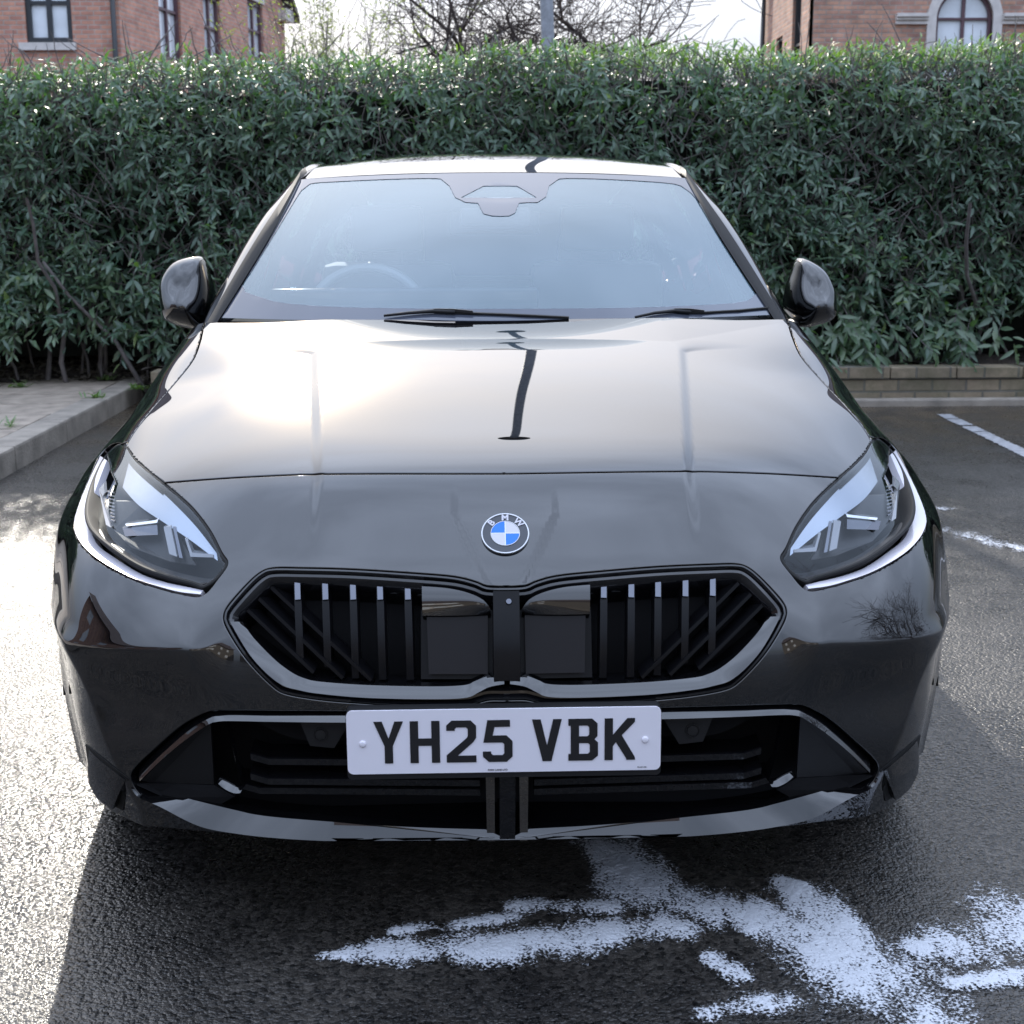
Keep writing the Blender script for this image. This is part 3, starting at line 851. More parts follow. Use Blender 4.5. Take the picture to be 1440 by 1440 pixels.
# ------------------------------------------------------------------ lamp post behind the hedge
M_GALV = pm('galvanised_steel', (0.20, 0.21, 0.23), 0.55, metal=0.3, var=0.25, vscale=30)
lpx = at(773, 30, 9.3)[0]
LAMP_H = 7.7
lamp = empty('street_lamp', (lpx, 9.3, 0), 'grey steel lamp post with a round canopy head behind the hedge', 'street lamp')
MB().tube([(lpx + 0.05, 9.3, 0), (lpx + 0.045, 9.3, 1.1), (lpx + 0.044, 9.3, 1.14), (lpx - 0.22, 9.3, LAMP_H - 0.1)], [0.075, 0.075, 0.052, 0.050], n=20).obj('pole', M_GALV, lamp, smooth='auto')
MB().lathe([(0.0, 0.14), (0.08, 0.12), (0.16, 0.06), (0.19, 0.0), (0.19, -0.02), (0.12, -0.04), (0.06, -0.10), (0.05, -0.2)], (lpx - 0.22, 9.3, LAMP_H), n=32).obj('lamp_head', M_GALV, lamp, smooth='auto')

# ------------------------------------------------------------------ across the car park, behind the photographer: seen mirrored in the paint
M_RENDERED = pm('grey_render', (0.16, 0.145, 0.13), 0.85, var=0.2, vscale=1.5)
def mirrored_house(loc, label, Po, rz, L, H, mat):
    ho = empty('brick_house', loc, label, 'house')
    oh = [rect(x, x + 1.3, z, z + 1.2) for x in np.arange(2, L - 2, 4.0) for z in (0.9, H - 1.8)]
    facade(ho, Po, rz, rect(0, L, 0, H), oh, mat)
    for h in oh: window(ho, Po, rz, h[0][0], h[1][0], h[0][1], h[2][1], M_STONE, M_PANE, 2, 1, 0.08)
    rb = MB(); rb.add([(-0.4, -0.4, H - 0.1), (L + 0.4, -0.4, H - 0.1), (L + 0.4, 4.5, H + 2.9), (-0.4, 4.5, H + 2.9), (L + 0.4, 9.4, H - 0.1), (-0.4, 9.4, H - 0.1)], [(0, 1, 2, 3), (3, 2, 4, 5)])
    local_obj(rb, 'roof', M_TILE, ho, Po, rz)
mirrored_house((-2, -22, 0), 'rendered house with a tiled roof across the car park, mirrored low in the front bumper', (12.0, -20.0, 0), math.pi, 26, 5.4, M_RENDERED)
mirrored_house((-19, -3, 0), 'brick house beyond the left pavement, mirrored in the left corner of the bumper', (-13.5, -12.0, 0), math.pi / 2, 17, 5.6, M_BRICK2)
t2 = empty('bare_tree', (12.5, -1.0, 0), 'tall bare tree across the car park, mirrored in the right side of the bumper', 'tree')
bare_tree(t2, 5, (12.5, -1.0, 0), 9.0, 0.75, levels=5, r0=0.22, fork=(2.4, 3), twigmin=0.008, kids=(3, 5), up=0.8)
# ------------------------------------------------------------------ the car: materials
def paint_material():
    m, n, l, b = new_mat('black_gloss_paint')
    b.inputs['Base Color'].default_value = (0.0025, 0.0025, 0.003, 1)
    b.inputs['Metallic'].default_value = 0.0
    b.inputs['Roughness'].default_value = 0.3
    b.inputs['Specular IOR Level'].default_value = 0.0
    b.inputs['Coat Weight'].default_value = 1.0
    b.inputs['Coat Roughness'].default_value = 0.006
    b.inputs['Coat IOR'].default_value = 1.82
    return m


M_PAINT_C = paint_material()
M_GLOSSBLK = pm('gloss_black_trim', (0.004, 0.004, 0.005), 0.09, coat=1.0, spec=0.2, coat_rough=0.02)
M_BARBLK = pm('black_bar_plastic', (0.004, 0.004, 0.005), 0.32, spec=0.16)
M_COVER = pm('dark_sensor_cover', (0.008, 0.007, 0.008), 0.35, spec=0.2)
M_SATIN = pm('satin_black_plastic', (0.012, 0.012, 0.013), 0.45, spec=0.3, bump=0.0003, bscale=500)
M_MATTE = pm('matt_black_plastic', (0.006, 0.006, 0.007), 0.8, spec=0.15)
M_RUB = pm('black_rubber', (0.008, 0.008, 0.008), 0.65, spec=0.25)
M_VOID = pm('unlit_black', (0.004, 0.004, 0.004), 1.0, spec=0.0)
M_CHROME = pm('bright_chrome', (0.75, 0.76, 0.78), 0.10, metal=1.0)
M_GUIDE = pm('clear_light_guide', (0.17, 0.175, 0.19), 0.25, coat=0.5)
M_ADDED_CHROME = pm('added_satin_chrome', (0.30, 0.33, 0.38), 0.22, metal=1.0)
M_FRIT = pm('black_ceramic_border', (0.058, 0.066, 0.088), 0.03, ior=1.6)
M_SMOKE = pm('smoked_chrome', (0.12, 0.125, 0.145), 0.2, metal=1.0)
M_LEDGE_SHEEN = pm('ledge_sky_sheen', (0.50, 0.48, 0.52), 0.3, coat=0.5)  # pale base stands in for bright sky mirrored in the painted ledge
M_WHITE = pm('plate_white', (0.72, 0.70, 0.76), 0.32, spec=0.4)
M_PBLK = pm('plate_black', (0.012, 0.012, 0.014), 0.3)
M_BLUE = pm('badge_blue', (0.0, 0.15, 0.75), 0.3)
M_BWHITE = pm('badge_white', (0.50, 0.49, 0.53), 0.3)
M_SILVER = pm('badge_silver', (0.55, 0.56, 0.58), 0.35, metal=0.4)
M_BGREY = pm('badge_grey', (0.035, 0.04, 0.05), 0.3)
M_INT = pm('dark_cabin_trim', (0.05, 0.05, 0.055), 0.7)
M_SEAT = pm('dark_seat_leather', (0.16, 0.16, 0.16), 0.5)
M_WHEELRIM = pm('leather_wheel', (0.20, 0.21, 0.22), 0.35)
M_ALLOY = pm('dark_alloy', (0.08, 0.08, 0.085), 0.25, metal=0.9)


def glass_material(name, tint, ior=1.5, film=0.0):  # film: share of the pale blue veil painting sky haze and reflection
    """thin glass: fresnel mix of a mirror and a tinted see-through"""
    m, n, l, b = new_mat(name)
    out = n['Material Output']; n.remove(b)
    gl = n.new('ShaderNodeBsdfGlossy'); gl.inputs['Roughness'].default_value = 0.0
    gl.inputs['Color'].default_value = (0.92, 0.97, 1.0, 1)
    tr = n.new('ShaderNodeBsdfTransparent'); tr.inputs['Color'].default_value = (*tint, 1)
    geo = n.new('ShaderNodeNewGeometry'); dt = n.new('ShaderNodeVectorMath'); dt.operation = 'DOT_PRODUCT'
    l.new(geo.outputs['Normal'], dt.inputs[0]); l.new(geo.outputs['Incoming'], dt.inputs[1])
    def mt(op, a, b_=None):
        x = n.new('ShaderNodeMath'); x.operation = op
        for i, q in enumerate((a, b_)):
            if q is None: continue
            if isinstance(q, (int, float)): x.inputs[i].default_value = q
            else: l.new(q, x.inputs[i])
        return x.outputs[0]
    f0 = ((ior - 1) / (ior + 1)) ** 2; f0 = 2 * f0 / (1 + f0)      # two faces of the pane
    fres = mt('ADD', mt('MULTIPLY', mt('POWER', mt('SUBTRACT', 1.0, mt('ABSOLUTE', dt.outputs['Value'])), 5.0), 1 - f0), f0)
    ms = n.new('ShaderNodeMixShader')
    l.new(fres, ms.inputs[0]); l.new(tr.outputs[0], ms.inputs[1]); l.new(gl.outputs[0], ms.inputs[2])
    last = ms.outputs[0]
    if film:      # pale blue veil painting sky haze and reflection onto the glass
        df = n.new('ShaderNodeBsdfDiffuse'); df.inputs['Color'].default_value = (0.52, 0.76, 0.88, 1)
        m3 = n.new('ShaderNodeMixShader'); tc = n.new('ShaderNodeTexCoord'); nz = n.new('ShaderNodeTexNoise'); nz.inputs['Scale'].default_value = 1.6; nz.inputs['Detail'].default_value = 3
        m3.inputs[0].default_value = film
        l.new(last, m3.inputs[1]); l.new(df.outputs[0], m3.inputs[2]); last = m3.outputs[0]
    l.new(last, out.inputs['Surface'])
    return m


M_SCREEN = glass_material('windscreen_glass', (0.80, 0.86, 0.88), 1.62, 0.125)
M_LENS = glass_material('headlight_lens', (0.92, 0.94, 0.96), 1.33)
M_SIDEGL = glass_material('privacy_glass', (0.12, 0.13, 0.14), 1.5)

# ------------------------------------------------------------------ the car: one smooth spline surface for nose, bonnet and wings
NET = [
 # each row: (y list, z list, x list) for ten columns, centre line -> wheel arch
 ([.035, .036, .045, .08, .135, .21, .30, .40, .45, .468], [.205, .205, .203, .200, .195, .188, .183, .18, .18, .18], [0, .16, .33, .50, .635, .73, .785, .825, .850, .862]),
 ([.0, .004, .018, .05, .10, .17, .265, .385, .44, .467], [.33] * 10, [0, .16, .33, .50, .64, .74, .795, .842, .868, .882]),
 ([-.008, -.004, .010, .042, .092, .162, .258, .38, .445, .485], [.45] * 9 + [.46], [0, .16, .33, .50, .645, .745, .802, .852, .880, .894]),
 ([-.006, -.002, .012, .045, .098, .17, .265, .39, .46, .53], [.55] * 10, [0, .16, .33, .50, .645, .748, .806, .857, .886, .900]),
 ([.045, .048, .062, .10, .155, .235, .33, .445, .515, .60], [.645, .645, .645, .643, .638, .63, .622, .612, .61, .62], [0, .16, .33, .50, .648, .752, .815, .866, .895, .909]),
 ([.125, .13, .145, .185, .245, .33, .43, .54, .60, .68], [.727, .726, .724, .718, .708, .695, .68, .662, .66, .662], [0, .16, .33, .49, .63, .742, .822, .878, .906, .915]),
 ([.25, .253, .268, .308, .365, .44, .54, .65, .70, .77], [.815, .814, .810, .799, .780, .758, .738, .712, .70, .686], [0, .16, .33, .485, .62, .728, .808, .868, .902, .915]),
 ([.42, .422, .43, .455, .50, .57, .66, .74, .79, .86], [.865, .864, .86, .848, .829, .805, .782, .748, .725, .694], [0, .16, .33, .485, .615, .722, .80, .864, .902, .915]),
 ([.65, .65, .655, .67, .70, .745, .80, .87, .91, .97], [.917, .916, .912, .90, .881, .857, .832, .785, .74, .672], [0, .16, .33, .485, .615, .72, .795, .858, .90, .914]),
 ([.85, .85, .853, .865, .89, .925, .965, 1.02, 1.05, 1.10], [.953, .952, .948, .936, .918, .895, .870, .815, .74, .60], [0, .165, .34, .49, .615, .715, .785, .850, .897, .912]),
 ([1.02, 1.02, 1.025, 1.04, 1.065, 1.10, 1.13, 1.16, 1.175, 1.188], [.979, .978, .975, .969, .962, .952, .930, .860, .70, .42], [0, .17, .345, .49, .612, .706, .772, .838, .892, .908]),
 ([1.20, 1.202, 1.212, 1.24, 1.275, 1.32, 1.37, 1.42, 1.42, 1.42], [1.004, 1.004, 1.004, 1.004, 1.003, 1.002, .992, .915, .62, .24], [0, .175, .35, .49, .61, .70, .757, .818, .886, .898]),
]
NR, NC = len(NET), 10
T = np.zeros((NR, NC, 3))
for i, (ys, zs, xs) in enumerate(NET):
    T[i, :, 0], T[i, :, 1], T[i, :, 2] = xs, ys, zs


def pad(Pn):
    mir = Pn[:, 1:2].copy(); mir[..., 0] *= -1
    Q = np.concatenate([mir, Pn, 2 * Pn[:, -1:] - Pn[:, -2:-1]], axis=1)
    return np.concatenate([2 * Q[:1] - Q[1:2], Q, 2 * Q[-1:] - Q[-2:-1]], axis=0)


def bas(t):
    return np.stack([(1 - t) ** 3, 3 * t ** 3 - 6 * t ** 2 + 4, -3 * t ** 3 + 3 * t ** 2 + 3 * t + 1, t ** 3], -1) / 6


def bspl(Q, u, v):
    iu = np.clip(np.floor(u).astype(int), 0, NC - 2); iv = np.clip(np.floor(v).astype(int), 0, NR - 2)
    bu, bv = bas(u - iu), bas(v - iv)
    out = np.zeros(u.shape + (3,))
    for a in range(4):
        for b in range(4):
            out += (bv[..., a] * bu[..., b])[..., None] * Q[iv + a, iu + b]
    return out


CP = T.copy()
_U, _V = np.meshgrid(np.arange(NC, dtype=float), np.arange(NR, dtype=float))
for it in range(3):
    E = bspl(pad(CP), _U, _V)
    dlt = (T - E); dlt[:, 0, 0] = 0
    CP += 0.75 * dlt
QP = pad(CP)


def sstep(x, a, b):
    t = np.clip((x - a) / (b - a), 0, 1); return t * t * (3 - 2 * t)


def softplus(x, w): return w * np.logaddexp(0, x / w)


def base_pt(u, v): return bspl(QP, np.asarray(u, float), np.asarray(v, float))


def relief(P):
    """styling lines: raised amounts along the surface normal as a function of place"""
    x, y, z = np.abs(P[..., 0]), P[..., 1], P[..., 2]
    d = np.zeros(x.shape)
    # raised centre of the bonnet with a crisp edge
    xc = 0.328 + 0.088 * np.clip((y - 0.25) / 0.75, 0, 1.2)
    on = sstep(z, 0.70, 0.80); wd = 0.018 + 0.16 * sstep(y, 0.94, 1.06)
    d += 0.0062 * (1 - sstep(x, xc - 0.006 - 0.3 * (wd - 0.018), xc + wd)) * on
    # kick-up at the back of the bonnet
    yc = 1.015 + 0.9 * np.clip(x - 0.40, 0, 1)
    d += 0.032 * softplus(y - yc, 0.0015) * sstep(z, 0.9, 0.93) * (1 - sstep(x, 0.62, 0.74))
    # bumper fold below the headlights
    zc = 0.549 - 0.10 * np.clip(x - 0.55, 0, 1) + 0.02 * np.exp(-((x - 0.47) / 0.03) ** 2)
    w = sstep(x, 0.46, 0.54) * (1 - 0.6 * sstep(x, 0.82, 0.90))
    d += 0.016 * np.exp(-np.sqrt((z - zc) ** 2 + 0.003 ** 2) / 0.045) * w
    # hollow cheek below the fold
    d -= 0.008 * np.exp(-((z - 0.44) / 0.07) ** 2) * np.exp(-((x - 0.68) / 0.16) ** 2)
    # edge between the face of the bumper and its corner
    xr = 0.775 - 0.42 * np.clip(0.53 - z, 0, 0.3)
    d += 0.013 * np.exp(-np.sqrt((x - xr) ** 2 + 0.004 ** 2) / 0.05) * (1 - sstep(z, 0.50, 0.56))
    # wedge carrying the badge
    hw = 0.026 + 0.060 * np.clip((z - 0.655) / 0.10, 0, 1)
    d += 0.004 * (1 - sstep(x, hw - 0.005, hw + 0.010)) * (1 - sstep(z, 0.735, 0.80)) * sstep(z, 0.63, 0.66)
    # shoulder line of the wing
    return d


def surf(u, v):
    u = np.asarray(u, float); v = np.asarray(v, float); e = 1e-3
    def raw(u, v):
        P = base_pt(np.clip(u, 0, NC - 1.0001), np.clip(v, 0, NR - 1.0001))
        h = 2e-3
        du = base_pt(np.clip(u + h, 0, NC - 1.0001), v.clip(0, NR - 1.0001)) - base_pt(np.clip(u - h, -0.0, NC - 1.0001), v.clip(0, NR - 1.0001))
        dv = base_pt(u.clip(0, NC - 1.0001), np.clip(v + h, 0, NR - 1.0001)) - base_pt(u.clip(0, NC - 1.0001), np.clip(v - h, 0, NR - 1.0001))
        n = np.cross(du, dv); n /= np.linalg.norm(n, axis=-1, keepdims=True) + 1e-12
        return P, n
    def full(u, v):
        P, n = raw(u, v)
        n = np.where(n[..., 1:2] * 0 + (n @ np.array([0.3, -0.6, 0.5]))[..., None] < 0, -n, n)
        return P + n * relief(P)[..., None]
    P = full(u, v)
    uu1, uu0 = np.clip(u + e, 0, NC - 1.001), np.clip(u - e, 0, NC - 1.001)
    vv1, vv0 = np.clip(v + e, 0, NR - 1.001), np.clip(v - e, 0, NR - 1.001)
    n = np.cross(full(uu1, v) - full(uu0, v), full(u, vv1) - full(u, vv0))
    n /= np.linalg.norm(n, axis=-1, keepdims=True) + 1e-12
    n = np.where((n @ np.array([0.3, -0.6, 0.5]))[..., None] < 0, -n, n)
    n = np.where((np.abs(u) < 1e-6)[..., None], n * np.array([0, 1, 1]), n)
    n /= np.linalg.norm(n, axis=-1, keepdims=True) + 1e-12
    return P, n


# dense grid for pixel -> surface lookups (right half and its mirror are the same half)
GU, GV = 260, 320
gu, gv = np.meshgrid(np.linspace(0, NC - 1, GU), np.linspace(0, NR - 1, GV))
GP, GN = surf(gu, gv)
_faces = [(j * GU + i, j * GU + i + 1, (j + 1) * GU + i + 1, (j + 1) * GU + i) for j in range(GV - 1) for i in range(GU - 1)]
_bvh = BVHTree.FromPolygons([tuple(p) for p in GP.reshape(-1, 3)], _faces)


def hit_uv(px, py):
    """parameters of the surface point seen at a photo pixel, folded onto the right half"""
    loc = None
    for dx in (0, 0.6, -0.6, 1.5, -1.5, 4, -4):
        for sgn in ((1, -1) if px > 700 else (-1, 1)):
            o = CAM * np.array([sgn, 1, 1]); d = ray(px + dx, py) * np.array([sgn, 1, 1])
            loc, nr, idx, dist = _bvh.ray_cast(Vector(o), Vector(d))
            if loc is not None: break
        if loc is not None: break
    if loc is None:
        loc, nr, idx, dist = _bvh.find_nearest(Vector(o + d * 2.9))
    j, i = divmod(idx, GU - 1)
    a, b, c, e = GP[j, i], GP[j, i + 1], GP[j + 1, i + 1], GP[j + 1, i]
    p = np.array(loc); s, t = 0.5, 0.5
    for _ in range(6):
        q = (1 - s) * (1 - t) * a + s * (1 - t) * b + s * t * c + (1 - s) * t * e
        Js = (1 - t) * (b - a) + t * (c - e); Jt = (1 - s) * (e - a) + s * (c - b)
        A = np.array([Js, Jt]).T; sol = np.linalg.lstsq(A, p - q, rcond=None)[0]; s += sol[0]; t += sol[1]
    return np.array([(i + np.clip(s, 0, 1)) * (NC - 1) / (GU - 1), (j + np.clip(t, 0, 1)) * (NR - 1) / (GV - 1)])


def dense(pl, step=6.0, closed=False, smooth=True):
    """resample a pixel polyline every few pixels with a Catmull-Rom curve"""
    P = [np.array(p, float) for p in pl]; n = len(P); out = []
    segs = n if closed else n - 1
    for i in range(segs):
        if closed: p0, p1, p2, p3 = P[(i - 1) % n], P[i], P[(i + 1) % n], P[(i + 2) % n]
        else: p0, p1, p2, p3 = P[max(i - 1, 0)], P[i], P[i + 1], P[min(i + 2, n - 1)]
        L = np.linalg.norm(p2 - p1); k = max(1, int(round(L / step)))
        for j in range(k):
            t = j / k
            if smooth:
                out.append(0.5 * ((2 * p1) + (-p0 + p2) * t + (2 * p0 - 5 * p1 + 4 * p2 - p3) * t * t + (-p0 + 3 * p1 - 3 * p2 + p3) * t ** 3))
            else: out.append(p1 + (p2 - p1) * t)
    if not closed: out.append(P[-1])
    return out


def on_surf(pl, step=5.0, closed=False, smooth=True):
    D = dense(pl, step, closed, smooth)
    uv = np.array([hit_uv(*p) for p in D]); P, n = surf(uv[:, 0], uv[:, 1])
    return uv, P, n
# ------------------------------------------------------------------ outlines on the photo (left side of the car), laid on the surface
car = empty('parked_car', (0, 0, 0), 'glossy black hatchback parked nose towards the camera', 'car')

PX_HL = [(165, 624), (177, 627), (192, 647), (230, 679), (255, 700), (275, 720), (297, 750), (312, 780), (319, 792), (305, 812),
         (285, 825), (270, 820), (230, 809), (192, 794), (155, 770), (132, 751), (121, 735), (118, 715), (124, 687), (134, 662), (146, 641)]
PX_LEDGE_OUT = [(141, 641), (127, 672), (111, 712), (105, 740), (112, 760), (130, 780), (155, 797), (192, 815), (230, 827), (255, 833), (282, 836)]
PX_LEDGE_IN = [(147, 645), (136, 667), (121, 700), (117, 730), (127, 757), (155, 777), (192, 800), (230, 814), (265, 823), (284, 828)]
PX_HOLE_HL = [(177, 627), (192, 647), (230, 679)]
PX_HOLE_REST = [(230, 679), (255, 700), (275, 720), (297, 750), (312, 780), (320, 792), (306, 813), (284, 837), (255, 834), (230, 828), (192, 816), (155, 798),
                (130, 781), (111, 760), (104, 740), (110, 712), (126, 671), (140, 640), (160, 623), (177, 627)]
PX_GRILLE = [(708, 826), (685, 825), (667, 818), (636, 811), (575, 806), (495, 801), (422, 799), (385, 799), (368, 804), (349, 820), (321, 852), (315, 866), (317, 878),
             (334, 908), (355, 936), (385, 966), (404, 976), (453, 984), (514, 989), (575, 992), (651, 992), (672, 988), (687, 984), (708, 984)]
PX_INTAKE = [(708, 1001), (460, 1001), (325, 1000), (305, 1001), (288, 1004), (254, 1023), (215, 1057), (192, 1079), (184, 1092), (190, 1108), (203, 1122), (227, 1133), (282, 1160), (338, 1171),
             (393, 1177), (460, 1181), (580, 1185), (708, 1186)]
PX_SHUT = [(708, 666), (620, 666), (520, 666), (430, 667), (340, 671), (280, 675), (230, 679)]
PX_SIDE = [(177, 627), (190, 606), (212, 578), (243, 542), (270, 508), (281, 480), (287, 452)]

uv_segA, _, _ = on_surf(PX_HOLE_HL, 4, smooth=True)
uv_rest, _, _ = on_surf(PX_HOLE_REST, 4, smooth=True)
uv_rest[0], uv_rest[-1] = uv_segA[-1], uv_segA[0]
def relax(a):
    for _ in range(3): a[1:-1] = (a[:-2] + 2 * a[1:-1] + a[2:]) / 4
    return a
relax(uv_segA); relax(uv_rest)
POLY_HL = np.concatenate([uv_segA[:-1], uv_rest[:-1]])
uvg, _, _ = on_surf(PX_GRILLE, 4); uvg[0, 0] = uvg[-1, 0] = 0.0
uvi, _, _ = on_surf(PX_INTAKE, 4); uvi[0, 0] = uvi[-1, 0] = 0.0
uvs, _, _ = on_surf(PX_SHUT, 4, smooth=True); uvs[0, 0] = 0.0; uvs[-1] = uv_segA[-1]
uvb, _, _ = on_surf(PX_SIDE, 4); uvb[0] = uv_segA[0]
uvb = uvb[(uvb[:, 1] < NR - 1.1) & (uvb[:, 0] > 4.5) & (np.arange(len(uvb)) < len(uvb) - 2)]
uvb = np.concatenate([uvb, [[uvb[-1, 0] + 0.12, NR - 1.0]]])
POLY_BON = np.concatenate([uvs, uv_segA[::-1][1:], uvb[1:], [[0.0, NR - 1.0]]])
i_out = int(np.argmax(uv_rest[:, 0])); split = uv_rest[i_out]
v_arch = float(split[1]) - 0.15
uv_split = np.array([split + (np.array([NC - 1.0, v_arch]) - split) * t for t in np.linspace(0, 1, 25)])

pts, cons = [], []
def add_line(L, closed=False):
    k = len(pts); pts.extend([tuple(p) for p in L]); n = len(L)
    cons.extend([(k + i, k + i + 1) for i in range(n - 1)])
    if closed: cons.append((k + n - 1, k))
relax(uvg); relax(uvi); relax(uvs); relax(uvb)
add_line(POLY_HL, True); add_line(uvg); add_line(uvi); add_line(uvs); add_line(uvb); add_line(uv_split)
uvl, _, _ = on_surf([(p[0], p[1]) for p in PX_HL], 4, closed=True)
POLY_LENS = uvl
LN = np.array(pts)
SU, SV = 0.036, 0.036
gu1 = np.concatenate([np.arange(0, NC - 1.0, SU), [NC - 1.0]]); gv1 = np.concatenate([np.arange(0, NR - 1.0, SV), [NR - 1.0]])
G = np.stack(np.meshgrid(gu1, gv1), -1).reshape(-1, 2)
cell = {}
for p in LN: cell.setdefault((int(p[0] / 0.05), int(p[1] / 0.05)), []).append(p)
keep = []
for p in G:
    a, b = int(p[0] / 0.05), int(p[1] / 0.05); ok = True
    for i in (-1, 0, 1):
        for j in (-1, 0, 1):
            for q in cell.get((a + i, b + j), ()):
                if (p[0] - q[0]) ** 2 + (p[1] - q[1]) ** 2 < 0.030 ** 2: ok = False; break
            if not ok: break
        if not ok: break
    if ok or p[0] in (0.0, NC - 1.0) or p[1] in (0.0, NR - 1.0): keep.append(p)
allp = [Vector(p) for p in pts] + [Vector(p) for p in keep]
vo, eo, fo, *_ = delaunay_2d_cdt(allp, cons, [], 0, 1e-5)
UV = np.array([(v[0], v[1]) for v in vo]); UV[UV[:, 0] < 2e-4, 0] = 0.0; TR = np.array([list(f) for f in fo])
SP, SN = surf(UV[:, 0], UV[:, 1])
CEN = UV[TR].mean(axis=1)


def in_poly(Pt, poly):
    c = np.zeros(len(Pt), bool); n = len(poly); j = n - 1
    for i in range(n):
        yi, yj, xi, xj = poly[i][1], poly[j][1], poly[i][0], poly[j][0]
        if yi != yj:
            c ^= ((yi > Pt[:, 1]) != (yj > Pt[:, 1])) & (Pt[:, 0] < (xj - xi) * (Pt[:, 1] - yi) / (yj - yi) + xi)
        j = i
    return c


mHL = in_poly(CEN, POLY_HL); mGR = in_poly(CEN, np.concatenate([uvg])); mIN = in_poly(CEN, uvi); mBO = in_poly(CEN, POLY_BON)
_a, _b = uvl.min(0), uvl.max(0)
_g = np.stack(np.meshgrid(np.arange(_a[0], _b[0], 0.03), np.arange(_a[1], _b[1], 0.03)), -1).reshape(-1, 2)
_g = _g[in_poly(_g, uvl)]; _g = np.array([p for p in _g if np.min(((uvl - p) ** 2).sum(1)) > 0.015 ** 2])
_v, _e, _f3, *_ = delaunay_2d_cdt([Vector(p) for p in uvl] + [Vector(p) for p in _g], [(i, (i + 1) % len(uvl)) for i in range(len(uvl))], [], 0, 1e-5)
LUV = np.array([(v[0], v[1]) for v in _v]); LTR = np.array([list(f) for f in _f3]); LTR = LTR[in_poly(LUV[LTR].mean(axis=1), uvl)]
LP, LN3 = surf(LUV[:, 0], LUV[:, 1])
vs = np.interp(CEN[:, 0], uv_split[:, 0], uv_split[:, 1])
hlc = POLY_HL[:, 0].mean()
mWI = (~mHL) & (~mGR) & (~mIN) & (~mBO) & (CEN[:, 0] > hlc) & (CEN[:, 1] > vs)
mBU = ~(mHL | mGR | mIN | mBO | mWI)


def panel(name, mask, mat, parent, gap=0.0016, roll=0.0022, wall=0.014, both=True, off=0.0, edge=True):
    """panel cut from the car surface, its edges pulled back by a shut gap, rolled over and turned inwards"""
    tri = TR[mask]; used = np.unique(tri); mp = -np.ones(len(UV), int); mp[used] = np.arange(len(used))
    tri = mp[tri]; P = SP[used].copy() + SN[used] * off; N = SN[used].copy(); uv = UV[used]
    a, b, c = P[tri[:, 0]], P[tri[:, 1]], P[tri[:, 2]]
    fn = np.cross(b - a, c - a); flip = (fn * N[tri].mean(axis=1)).sum(1) < 0
    tri[flip] = tri[flip][:, ::-1]
    V = [P]; NV = [N]; F = [tuple(t) for t in tri]
    if edge:
        ed = {}
        for t in tri:
            for i in range(3):
                e = (t[i], t[(i + 1) % 3]); k = (min(e), max(e))
                ed[k] = None if k in ed else e
        bed = [e for e in ed.values() if e is not None and not (uv[e[0], 0] < 1e-6 and uv[e[1], 0] < 1e-6)]
        inn = np.zeros_like(P); cnt = np.zeros(len(P))
        for i, j in bed:
            t = P[j] - P[i]; t /= np.linalg.norm(t) + 1e-12
            q = np.cross(N[i] + N[j], t); q /= np.linalg.norm(q) + 1e-12
            inn[i] += q; inn[j] += q; cnt[i] += 1; cnt[j] += 1
        bv = np.where(cnt > 0)[0]
        inn[bv] /= np.linalg.norm(inn[bv], axis=1, keepdims=True) + 1e-9
        atc = bv[uv[bv, 0] < 1e-6]; inn[atc, 0] = 0
        P[bv] += inn[bv] * (gap + roll)
        rings = []; k0 = len(P)
        out = -inn[bv]; nb = N[bv]; pb = P[bv]
        idx = -np.ones(len(P), int); idx[bv] = np.arange(len(bv)); m = len(bv)
        for th in (30, 60, 90):
            s, cc = math.sin(R(th)), math.cos(R(th))
            V.append(pb + out * roll * s - nb * roll * (1 - cc)); NV.append(nb * cc + out * s)
        V.append(pb + out * roll - nb * (roll + wall)); NV.append(out)
        for i, j in bed:
            prev = (i, j)
            for r in range(4):
                cur = (k0 + r * m + idx[i], k0 + r * m + idx[j])
                F.append((prev[1], prev[0], cur[0], cur[1])); prev = cur
    V = np.concatenate(V); NV = np.concatenate(NV); NV /= np.linalg.norm(NV, axis=1, keepdims=True) + 1e-12
    res = []
    def emit(V, NV, F):
        ln = [tuple(NV[i]) for f in F for i in f]
        o = mobj(name, V, F, mat, parent, smooth=True); o.data.normals_split_custom_set(ln); res.append(o)
    MVt = V * np.array([-1, 1, 1]); MN = NV * np.array([-1, 1, 1]); MF = [tuple(reversed(f)) for f in F]
    if both == 'join':
        n = len(V); seam = np.abs(V[:, 0]) < 1e-7
        mp2 = np.arange(n) + n; mp2[seam] = np.arange(n)[seam]
        F2 = F + [tuple(int(mp2[i]) for i in f) for f in MF]
        V2 = np.concatenate([V, MVt]); N2 = np.concatenate([NV, MN])
        F2 = [f for f in F2 if len(set(f)) == len(f)]
        emit(V2, N2, F2)
    else:
        emit(V, NV, F); emit(MVt, MN, MF)
    return res


bonnet, = panel('bonnet', mBO, M_PAINT_C, car, both='join')
bumper, = panel('front_bumper', mBU, M_PAINT_C, car, both='join')
panel('front_wing', mWI, M_PAINT_C, car)


# ------------------------------------------------------------------ strips and sweeps that follow the surface
def fit(pl, n, closed=False, smooth=True):
    D = np.array(dense(pl, 3.0, closed, smooth)); s = np.concatenate([[0], np.cumsum(np.linalg.norm(np.diff(D, axis=0), axis=1))])
    q = np.linspace(0, s[-1], n); return np.stack([np.interp(q, s, D[:, 0]), np.interp(q, s, D[:, 1])], 1)


def surf_px(pl):
    uv = np.array([hit_uv(*p) for p in pl]); P, n = surf(uv[:, 0], uv[:, 1]); return P, n


def mirror_V(V): return [(-v[0], v[1], v[2]) for v in V]


